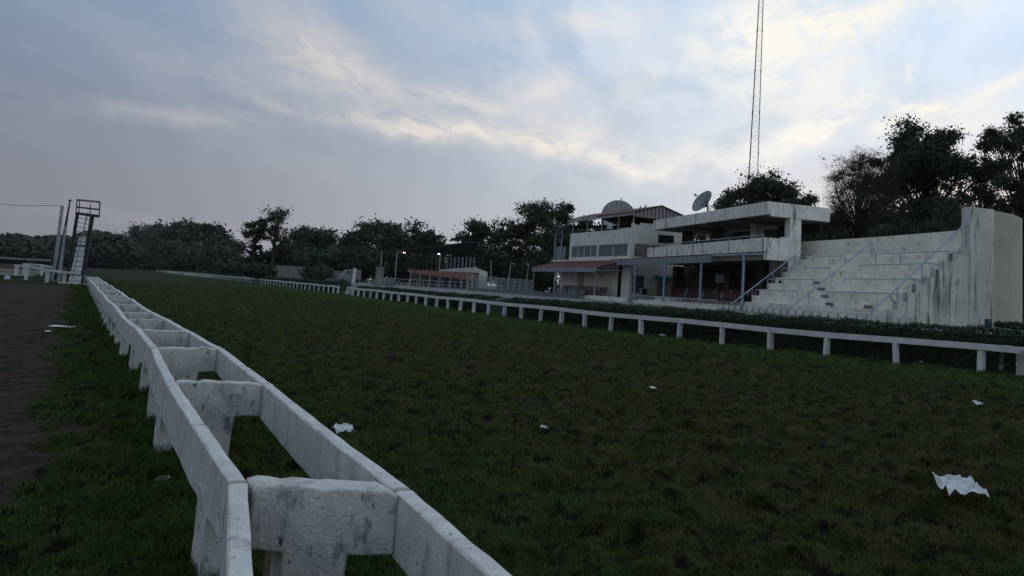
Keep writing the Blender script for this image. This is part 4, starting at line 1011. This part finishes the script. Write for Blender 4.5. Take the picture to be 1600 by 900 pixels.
# dense darker bush at the right end of the hedge
_q = rng.normal(size=(420, 3)); SUBD = _q/np.linalg.norm(_q, axis=1)[:, None]*(0.5+0.7*rng.random((420, 1)))*np.array((1.3, 1.3, 0.85))
def make_tree(px, py, wpx, Y, kind, label, group='trees behind the stands', base=None, seed=None, leaf='leaf_dark', nl=None, cb=0.28, name=None, lsz=None, x_off=0.0, K=None):
    top = at(px, py, Y); bz = APZ if base is None else base
    Wd = wpx*np.linalg.norm(top-C0)/F*1.0
    Hh = top[2]-bz; X0, Y0 = top[0]+x_off, Y; seed = seed if seed is not None else int(px*7+py)
    r = np.random.default_rng(seed)
    nm = name or 'tree'
    root = empty(nm, (X0, Y0, bz), label, 'bush' if 'bush' in nm else 'tree', group)
    if kind == 'bare': cbz = 0.2
    else: cbz = cb
    K = K or {'broad': 34, 'tall': 24, 'bush': 22, 'bare': 95, 'flat': 26, 'big': 85}[kind]
    zc_ = Hh*(cbz+(1-cbz)*0.5); hh = Hh*(1-cbz)*0.5
    cen = []
    while len(cen) < K:
        q = r.normal(size=3); q /= np.linalg.norm(q); rr = 0.35+0.65*r.random()**0.6 if kind != 'bare' else 0.4+0.6*r.random()
        q *= rr
        if kind == 'flat': q[2] = abs(q[2])*0.8+0.15 if r.random() < 0.6 else q[2]
        if kind in ('broad', 'big', 'bush') and q[2] < 0: q[:2] *= 1.0-0.25*abs(q[2])
        cr = (0.17 if kind == 'big' else 0.24 if kind != 'tall' else 0.30)
        cen.append((q[0]*Wd/2*(1-cr), q[1]*Wd/2*(1-cr), zc_+q[2]*hh*(1-cr*0.7)))
    cen = np.array(cen)
    if kind in ('big', 'broad'):          # fuller shoulders
        c3 = (cen-np.array((0, 0, zc_)))/np.array((Wd/2, Wd/2, hh)); c3 = np.sign(c3)*np.abs(c3)**0.82
        cen = c3*np.array((Wd/2, Wd/2, hh))+np.array((0, 0, zc_))
    nl = nl or {'broad': 7000, 'tall': 2600, 'bush': 4000, 'bare': 2600, 'flat': 7000, 'big': 26000}[kind]
    ls = (lsz or max(0.13, Y*0.0030))*(1.25 if kind == 'big' else 0.80 if Y < 100 else 0.68); nl = int(nl*2.0)
    cr = Wd*{'big': 0.085, 'tall': 0.13, 'bare': 0.10}.get(kind, 0.125)
    idx = r.integers(0, K, nl); g = r.normal(size=(nl, 3)); g /= np.linalg.norm(g, axis=1)[:, None]; g *= np.minimum(np.abs(r.normal(0, 0.60, nl)), 0.98+0.12*r.random(nl))[:, None]
    sc = cr*(0.45+1.15*r.random(K))[idx][:, None]
    sub = cen[idx]+0.75*sc*SUBD[r.integers(0, 9, nl)+idx*9 % 400]; sc = sc*0.62
    P = sub+g*sc*np.array((1.35, 1.35, 0.9))*1.25
    fz = Hh/np.percentile(P[:, 2], 99.5); fx = (Wd/2)/np.percentile(np.hypot(P[:, 0], P[:, 1]), 97)
    P = P*np.array((fx, fx, fz)); cen = cen*np.array((fx, fx, fz))
    P[:, 2] = np.maximum(P[:, 2], 0.1)
    tr = max(0.10, Hh*0.022); o_ = np.array((X0, Y0, bz)); top_t = zc_+hh*0.35
    trunk = [(0, 0, -0.2), (0.04*Hh*r.normal()*0.3, 0, Hh*0.2), (0.04*Hh*r.normal()*0.5, 0.02*Hh*r.normal(), zc_), (0.0, 0, top_t)]
    tm = MB().tube([np.array(t)+o_ for t in trunk], [tr*1.25, tr, tr*0.6, tr*0.25], 7)
    for c in cen:
        z0 = max(Hh*0.12, min(top_t, c[2]*0.62)); st = np.array((0, 0, z0)); md = (st+c)/2+r.normal(size=3)*Wd*0.03; md[2] += abs(r.normal())*0.03*Hh
        tm.tube([st+o_, md+o_, c+o_], [tr*0.32, tr*0.17, tr*0.06], 4)
        if kind == 'bare':
            for _ in range(22):
                ot = c/np.linalg.norm(c); ot = ot+r.normal(size=3)*0.9; ot[2] -= 0.2; e1 = c+ot*Wd*0.05; e2 = e1+(ot+r.normal(size=3)*0.5)*Wd*0.035; e3 = e2+(ot*0.4+r.normal(size=3)*0.7)*Wd*0.03
                if np.linalg.norm((e3-np.array((0, 0, zc_)))/np.array((Wd/2, Wd/2, hh))) > 1.06: continue
                tm.tube([c+o_, e1+o_, e2+o_, e3+o_], [tr*0.07, tr*0.052, tr*0.04, tr*0.025], 3)
    tm.build('trunk', 'bark', root)
    if kind == 'bare': ls *= 0.42
    V, Fq = leaf_quads(P, ls*1.5, r)
    me = raw_mesh('crown', V, Fq, leaf); o = bpy.data.objects.new('crown', me); COL.objects.link(o); o.parent = root
    return root
TR = make_tree
# right side, behind terrace and pavilion
TR(1452, 200, 178, 62, 'big', 'huge dark full crowned tree, tallest behind the terrace', leaf='leaf_dark', nl=52000, cb=0.15, K=110)
TR(1345, 236, 135, 60, 'bare', 'nearly bare twiggy tree left of the huge dark tree', leaf='leaf_dark', nl=42000)
TR(1600, 178, 125, 50, 'big', 'dark tree cut by the right edge beside the rounded wall', leaf='leaf_dark', nl=34000, cb=0.10, K=85)
TR(1540, 245, 70, 66, 'bare', 'thin leafless tree showing between two dark trees', leaf='leaf_brown', nl=500)
TR(1462, 312, 125, 52, 'bush', 'rounded olive green tree just above the terrace back wall', leaf='leaf_olive', nl=14000, cb=0.05)
TR(1390, 330, 110, 54, 'bush', 'low dark tree behind the middle of the terrace back wall', leaf='leaf_dark', nl=9000, cb=0.05)
TR(1190, 277, 120, 96, 'broad', 'dark round crowned tree behind the mast', nl=24000, K=60, lsz=0.36)
TR(1135, 310, 60, 98, 'broad', 'low dark tree between the small dish and the mast', nl=10000)
TR(1272, 307, 80, 80, 'broad', 'dark tree peeping over the right end of the pavilion roof', nl=18000)
TR(1318, 338, 110, 70, 'bush', 'bushy dark tree behind the left end of the terrace', nl=9000, cb=0.03)
TR(1275, 342, 90, 74, 'bush', 'dark bushy tree seen under the pavilion roof end', nl=8000, cb=0.03)
TR(1090, 352, 100, 92, 'bush', 'olive tree seen through the pavilion balcony', leaf='leaf_olive', nl=26000, cb=0.0)
TR(1165, 345, 90, 96, 'bush', 'dark tree seen through the right half of the pavilion balcony', nl=6000, cb=0.0)
TR(1050, 375, 110, 84, 'bush', 'shadowy tree behind the pavilion ground floor', nl=16000, cb=0.0)
TR(930, 346, 90, 98, 'bush', 'dark tree showing between the clubhouse roof posts', nl=6000, cb=0.0)
TR(1130, 375, 90, 84, 'bush', 'olive tree behind the pavilion ground floor opening', leaf='leaf_olive', nl=14000, cb=0.0)
TR(1225, 345, 70, 80, 'bush', 'dark tree behind the pavilion corner pillar', nl=9000, cb=0.0)
# middle
TR(858, 319, 100, 115, 'broad', 'tall olive round topped tree left of the clubhouse', leaf='leaf_olive', nl=12000, cb=0.15)
TR(815, 352, 66, 120, 'broad', 'olive brown tree beside the tall round topped tree', leaf='leaf_olive', nl=8000, cb=0.1)
TR(765, 343, 84, 138, 'broad', 'dark tree with sky gaps behind the open stand', nl=7000, cb=0.2)
TR(727, 357, 50, 142, 'broad', 'thin grey green tree at the left of the gapped tree', leaf='leaf_grey', nl=1800, cb=0.15)
TR(808, 404, 100, 124, 'bush', 'low dark tree standing right behind the mesh fence lamp posts', nl=12000, cb=0.0)
TR(868, 380, 80, 112, 'bush', 'dark undergrowth tree by the clubhouse annex', nl=6000, cb=0.0)
TR(790, 385, 90, 128, 'bush', 'dark shrubby tree behind the mesh fence', nl=6000, cb=0.0)
TR(640, 349, 84, 175, 'broad', 'broad dark green tree above the open stand roof', leaf='leaf_dark', nl=8000, cb=0.1)
TR(592, 347, 96, 185, 'broad', 'feathery grey green tree left of the open stand', leaf='leaf_grey', nl=7000, cb=0.1)
TR(672, 362, 50, 170, 'broad', 'brownish sloping topped tree over the open stand', leaf='leaf_brown', nl=4500, cb=0.1)
TR(700, 392, 70, 165, 'bush', 'dark bushy tree behind the open stand roof', nl=4000, cb=0.0)
TR(548, 364, 60, 195, 'broad', 'mid green tree between the flat topped tree and feathery tree', leaf='leaf_green', nl=5000, cb=0.05)
TR(493, 358, 74, 205, 'flat', 'flat topped dark tree in the middle of the tree line', leaf='leaf_dark', nl=7500, cb=0.25)
TR(464, 379, 50, 200, 'broad', 'olive tree just right of the two tall thin trees', leaf='leaf_olive', nl=4500, cb=0.05)
TR(436, 325, 44, 165, 'tall', 'taller of the two thin trees standing above the tree line', leaf='leaf_dark', nl=1500, cb=0.36, base=0.5, lsz=0.36)
TR(402, 341, 36, 168, 'tall', 'shorter of the two thin trees standing above the tree line', leaf='leaf_dark', nl=1800, cb=0.42, base=0.5, lsz=0.38)
TR(405, 384, 40, 172, 'bush', 'narrow dark tree under the shorter thin tree', nl=4000, cb=0.0, base=0.3)
TR(440, 384, 44, 170, 'bush', 'narrow dark tree under the taller thin tree', nl=4000, cb=0.0, base=0.3)
for i, (px, py, w, Y, lf, lb) in enumerate([
    (352, 371, 60, 240, 'leaf_brown', 'brownish tree just left of the two thin trees'),
    (322, 352, 66, 260, 'leaf_grey', 'hazy grey green tree in the left tree line, fourth from the thin trees'),
    (282, 346, 62, 270, 'leaf_dark', 'highest hazy tree of the left tree line'),
    (240, 352, 70, 275, 'leaf_dark', 'rounded hazy tree at the left shoulder of the tree line'),
    (205, 372, 56, 300, 'leaf_grey', 'lower hazy tree right of the observation tower'),
    (170, 370, 56, 310, 'leaf_grey', 'lower hazy tree just beside the observation tower'),
    (300, 380, 90, 235, 'leaf_green', 'low green tree in front of the highest hazy tree'),
    (250, 388, 90, 245, 'leaf_dark', 'low dark tree under the left shoulder of the tree line'),
    (345, 388, 80, 225, 'leaf_brown', 'low brownish tree before the wall at the tree line'),
    (200, 392, 70, 280, 'leaf_dark', 'low dark tree at the foot of the tree line by the tower')]):
    tn = ray(px, py); Y = max(Y*1.3, (36 if py > 376 else 44)*tn[1]/tn[0]); TR(px, py, w, Y, 'broad' if py < 375 else 'bush', lb, group='trees along the far left of the track', leaf=lf, nl=5500, cb=0.05, base=0.0)
for i, (px, py, w, Y, lf, lb) in enumerate([
    (475, 392, 80, 185, 'leaf_dark', 'low dark tree behind the pale wall, left one'),
    (520, 390, 80, 180, 'leaf_green', 'low green tree behind the white van'),
    (570, 388, 90, 170, 'leaf_dark', 'low dark tree left of the open stand posts'),
    (620, 392, 80, 172, 'leaf_dark', 'low dark tree seen under the open stand roof'),
    (660, 400, 70, 168, 'leaf_dark', 'low shadowed tree behind the open stand slats'),
    (740, 392, 80, 150, 'leaf_dark', 'low dark tree at the right end of the open stand'),
    (838, 395, 60, 108, 'leaf_dark', 'low dark tree between the lamp posts and the clubhouse'),
    (500, 417, 44, 140, 'leaf_green', 'small pale green bush in front of the pale wall'),
    (405, 413, 50, 150, 'leaf_dark', 'dark bush in front of the left end of the pale wall'),
    (362, 413, 44, 235, 'leaf_dark', 'dark bush left of the pale wall'),
    (1590, 505, 50, 23, 'leaf_dark', 'dark leafy bush at the right end of the hedge')]):
    TR(px, py, w, Y, 'bush', lb, group='low trees and bushes along the stands', leaf=lf, nl=4500, cb=0.0, name='bush' if 'bush' in lb else 'tree')
# far wood at the left, reads as one mass
def wood():
    r = np.random.default_rng(5); P = []
    for k in range(70):
        px = -60+k*3.7; Y = 430+r.random()*60; tp = 378-5*math.sin(k*0.35)-4*math.sin(k*0.9)-r.random()*3-(6 if k > 45 else 0); c = at(px, tp, Y); w = 9+4*r.random()
        n = 700; g = r.normal(size=(n, 3)); g /= np.linalg.norm(g, axis=1)[:, None]
        q = np.array((c[0], Y, c[2]*0.5))+g*np.array((w, w, c[2]*0.5)); P.append(q)
    P = np.concatenate(P); P = P[P[:, 2] > 0]; V, Fq = leaf_quads(P, 2.4, r); me = raw_mesh('far_wood', V, Fq, 'leaf_grey')
    o = bpy.data.objects.new('far_wood', me); COL.objects.link(o); tag(o, 'hazy dark wood along the horizon at the far left', 'wood', kind='stuff')
wood()

# ------------------------------------------------------------------ far side things in the middle distance
def wall_between(name, p, q, Yp, Yq, zb_, zt_, th, mat, label, cat='wall'):
    a, b = at(*p, Yp), at(*q, Yq); mb = MB()
    zb_ = max(zb_, a[2]-zt_) if zt_ else zb_; mb.bar((a[0], a[1], (zb_+a[2])/2), (b[0], b[1], (zb_+a[2])/2), th, a[2]-zb_)
    return tag(mb.build(name, mat), label, cat)
wall_between('boundary_wall', (383, 412), (476, 416), 165, 155, 0.4, 0, 0.25, 'stone_grey', 'low pale boundary wall below the two thin trees')
wall_between('boundary_wall', (488, 421), (536, 424), 150, 146, 0.4, 0, 0.25, 'concrete', 'grey boundary wall left of the parked van')
wall_between('track_wall', (-30, 399.5), (80, 406.5), 330, 330, 0.0, 0.6, 0.3, 'stone_grey', 'distant pale wall across the far left of the field')
# van
vy = 135.0
vb = at(547, 434, vy); van = empty('parked_van', (vb[0], vb[1], APZ), 'small white van parked beyond the far hedge', 'van')
zv = APZ; X_, Y_ = vb[0], vb[1]
vz = lambda h: at(545, 420, vy)[2]-0+h
hh_ = max(1.9, at(548, 421.5, vy)[2]-APZ)
mb = MB(); mb.prism([(X_-1.7, Y_, zv+0.35), (X_+1.7, Y_, zv+0.35), (X_+1.7, Y_, zv+hh_), (X_-0.55, Y_, zv+hh_), (X_-1.1, Y_, zv+hh_*0.62), (X_-1.7, Y_, zv+hh_*0.55)], (0, 1.6, 0)); mb.build('body', 'stone_grey', van, bevel=0.06)
MB().abox(X_-0.7, X_-0.05, Y_-0.02, Y_-0.004, zv+hh_*0.62, zv+hh_*0.9).build('window', 'window_glass', van)
MB().abox(X_+0.1, X_+0.9, Y_-0.02, Y_-0.004, zv+hh_*0.62, zv+hh_*0.9).build('window', 'window_glass', van)
for dx in (-1.1, 1.1):
    MB().tube([(X_+dx, Y_-0.03, zv+0.33), (X_+dx, Y_+0.2, zv+0.33)], 0.33, 12).build('wheel', 'tyre_black', van)
q = at(553, 434, 128)
tag(MB().abox(q[0]-0.2, q[0]+0.2, q[1]-0.2, q[1]+0.2, APZ-0.2, at(553, 419, 128)[2]).build('gate_post', 'rail_paint', bevel=0.02), 'short white gate post right of the parked van', 'post')
# pale pillar near the second gap
q = at(592, 440, 96); gpil = empty('gate_pillar', (q[0], q[1], 0), 'tall pale stone gate pillar beside the hedge gap', 'pillar')
z1_ = at(592, 417, 96)[2]
MB().prism([(q[0]-0.42, q[1]-0.35, 0), (q[0]+0.42, q[1]-0.35, 0), (q[0]+0.36, q[1]-0.35, z1_-0.12), (q[0]-0.36, q[1]-0.35, z1_-0.12)], (0, 0.7, 0)).build('shaft', 'stone_grey', gpil, bevel=0.02)
MB().abox(q[0]-0.42, q[0]+0.42, q[1]-0.41, q[1]+0.41, z1_-0.117, z1_).build('cap', 'stone_grey', gpil)
MB().abox(q[0]-0.62, q[0]-0.4, q[1]-0.3, q[1]+0.3, 0, z1_*0.55).build('buttress', 'stone_grey', gpil)
q = at(610, 445, 100)
tag(MB().prism([(q[0]-0.55, q[1], 0.6), (q[0]+0.7, q[1], 0.6), (q[0]+0.55, q[1], 1.75), (q[0]+0.2, q[1], 1.95), (q[0]-0.35, q[1], 1.95), (q[0]-0.55, q[1], 1.6)], (0, 0.5, 0)).build('stone_block', 'concrete', bevel=0.06), 'rounded pale stone block right of the gate pillar', 'block')
# poles with lamps
def lamp(px, pyb, pyt, Y, arm, mat, label, lit=None, r_=0.07, top_px=None):
    a, b = at(px, pyb, Y), at(top_px or px, pyt, Y); a[2] = APZ-0.1
    r0 = empty('lamp_post', (a[0], a[1], a[2]), label, 'lamp post', 'lamp posts by the far stands')
    MB().tube([a, b], [r_, r_*0.8], 7).build('pole', mat, r0)
    if arm:
        e = b+np.array((arm, 0, 0.05)); MB().tube([b, e], r_*0.6, 5).build('arm', mat, r0)
        MB().abox(e[0]-0.15, e[0]+0.15, e[1]-0.1, e[1]+0.1, e[2]-0.11, e[2]+0.02).build('lamp_head', lit or 'grey_metal', r0, bevel=0.03)
lamp(617, 441, 394, 112, 1.0, 'grey_metal', 'white lamp post with a lit orange lamp by the open stand', 'lamp_orange', top_px=620.5)
lamp(687, 425, 397, 118, -0.22, 'grey_metal', 'thick white lamp post with a lit white lamp under the stand roof', 'lamp_white', 0.09, top_px=688)
lamp(767, 449, 407, 108, 0, 'grey_metal', 'plain pale post by the mesh fence, without a lamp', r_=0.08)
lamp(793, 449, 412, 106, 0.5, 'grey_metal', 'leaning lamp post with a short arm behind the mesh fence', top_px=798)
lamp(821, 449, 413, 104, -0.35, 'grey_metal', 'leaning lamp post nearest the clubhouse', top_px=826)
lamp(596, 418, 393, 116, 0, 'grey_metal', 'thin pale post at the left end of the open stand roof', top_px=596.5)
lamp(648, 448, 395, 116, 0, 'dark_steel', 'thin dark post before the open stand', r_=0.05, top_px=650)
# open stand
os_ = empty('open_stand', at(690, 446, 125), 'distant open stand with a wide thin dark slanting roof and a red lower roof', 'grandstand')
ys_ = (150.0, 112.0)
r1, r2 = at(598, 394, 150), at(748, 378.5, 112)
r3, r4 = at(741, 399, 120), at(640, 390.5, 146)
MB().prism([r1, r2, r3, r4], (0, 0, 0.2)).build('roof', 'dark_steel', os_)
for px_ in (641, 647, 653, 660, 667, 674, 681):
    a, b = at(px_, 422, 138), at(px_+1.5, 396+(px_-641)*0.05, 138); MB().bar(a, b, 0.22, 0.15).build('slat', 'brown_pier', os_)
for px_ in (698, 704, 710, 716, 722, 728, 734, 740):
    a, b = at(px_, 420, 128), at(px_+1.2, 402, 128); MB().bar(a, b, 0.26, 0.15).build('slat', 'sheet_grey', os_)
a_, b_, c_, d_ = at(636, 421, 128), at(742, 426, 110), at(741, 438.5, 107), at(640, 425.5, 125)
mb = MB(); mb.add([a_, b_, c_, d_]+[q+np.array((0, 0, -0.08)) for q in (a_, b_, c_, d_)], [(0, 1, 2, 3), (7, 6, 5, 4), (0, 4, 5, 1), (1, 5, 6, 2), (2, 6, 7, 3), (3, 7, 4, 0)]); mb.build('lower_roof', 'red_sheet', os_)
e0, e1 = at(640, 426, 127), at(742, 440, 109)
for t in np.linspace(0.02, 0.98, 7):
    p = d_*(1-t)+c_*t; MB().bar((p[0], p[1], APZ), (p[0], p[1], p[2]), 0.14, 0.14).build('post', 'grey_metal', os_)
p, q = a_*1.0, b_*1.0
mb = MB(); mb.bar((p[0]+1, p[1]+1, (APZ+p[2])/2), (q[0]+1, q[1]+1, (APZ+p[2])/2), 0.2, p[2]-APZ-0.2); mb.build('back_wall', 'brown_pier', os_)
w0_, w1_, w2_ = at(687, 421, 132), at(742, 417.5, 118), at(762, 425, 116)
mb = MB(); zb_ = APZ
mb.prism([(w0_[0], w0_[1], zb_), (w1_[0], w1_[1], zb_), (w1_[0], w1_[1], w1_[2]), (w0_[0], w0_[1], w0_[2])], (0.1, 0.3, 0)); mb.build('gable_wall', 'terrace_cream', os_)
mb = MB(); mb.prism([(w1_[0], w1_[1], zb_), (w2_[0], w2_[1], zb_), (w2_[0], w2_[1], w2_[2]), (w1_[0], w1_[1], w1_[2])], (0.0, 0.3, 0)); mb.build('side_wall', 'terrace_cream', os_)
p, q = at(600, 450, 104), at(731, 450, 98)
mb = MB(); 
for t in np.linspace(0, 1, 14): x_, y_ = p[0]*(1-t)+q[0]*t, p[1]*(1-t)+q[1]*t; mb.tube([(x_, y_, APZ), (x_, y_, APZ+1.0)], 0.035, 5)
for h_ in (0.5, 1.0): mb.tube([(p[0], p[1], APZ+h_), (q[0], q[1], APZ+h_)], 0.03, 5)
tag(mb.build('pipe_railing', 'grey_metal'), 'thin pipe railing in front of the open stand', 'railing')
# mesh fence
mf = empty('mesh_fence', at(780, 450, 100), 'tall grey mesh fence panels between the open stand and the clubhouse', 'fence')
pts = [at(731, 429, 106), at(776, 434, 98), at(833, 438, 88)]
zt0 = [p[2] for p in pts]
m2 = bpy.data.materials.new('wire_mesh'); m2.use_nodes = True; t = m2.node_tree
p_ = t.nodes['Principled BSDF']; p_.inputs['Base Color'].default_value = (0.22, 0.23, 0.25, 1); p_.inputs['Alpha'].default_value = 0.45
MATS['wire_mesh'] = m2
for (a, b) in zip(pts[:-1], pts[1:]):
    n_ = 6
    for k in range(n_):
        s0 = a*(1-k/n_)+b*k/n_; s1 = a*(1-(k+1)/n_)+b*(k+1)/n_
        MB().tube([(s0[0], s0[1], APZ), (s0[0], s0[1], s0[2]+0.05)], 0.06, 6).build('post', 'grey_metal', mf)
        MB().add([(s0[0], s0[1], 1.3), (s1[0], s1[1], 1.3), s1, s0], [(0, 1, 2, 3)]).build('mesh_panel', 'wire_mesh', mf)
    MB().bar(a, b, 0.05, 0.05).build('top_rail', 'grey_metal', mf)
    MB().bar((a[0], a[1], 1.3), (b[0], b[1], 1.3), 0.05, 0.08).build('bottom_rail', 'rail_paint', mf)

# evening haze in the air between the viewer and the far trees
hm = bpy.data.materials.new('haze'); hm.use_nodes = True; ht = hm.node_tree; ht.nodes.clear()
ho = ht.nodes.new('ShaderNodeOutputMaterial'); hv_ = ht.nodes.new('ShaderNodeVolumePrincipled')
hv_.inputs['Color'].default_value = (0.80, 0.86, 0.95, 1); hv_.inputs['Density'].default_value = 0.00005; hv_.inputs['Anisotropy'].default_value = 0.2
ht.links.new(hv_.outputs[0], ho.inputs['Volume']); MATS['haze'] = hm
o = MB().abox(-5200, 5200, -5200, 5200, -1.5, 62).build('haze', 'haze'); tag(o, 'thin blue grey evening haze over the whole racecourse', kind='stuff')
S.cycles.use_denoising = True
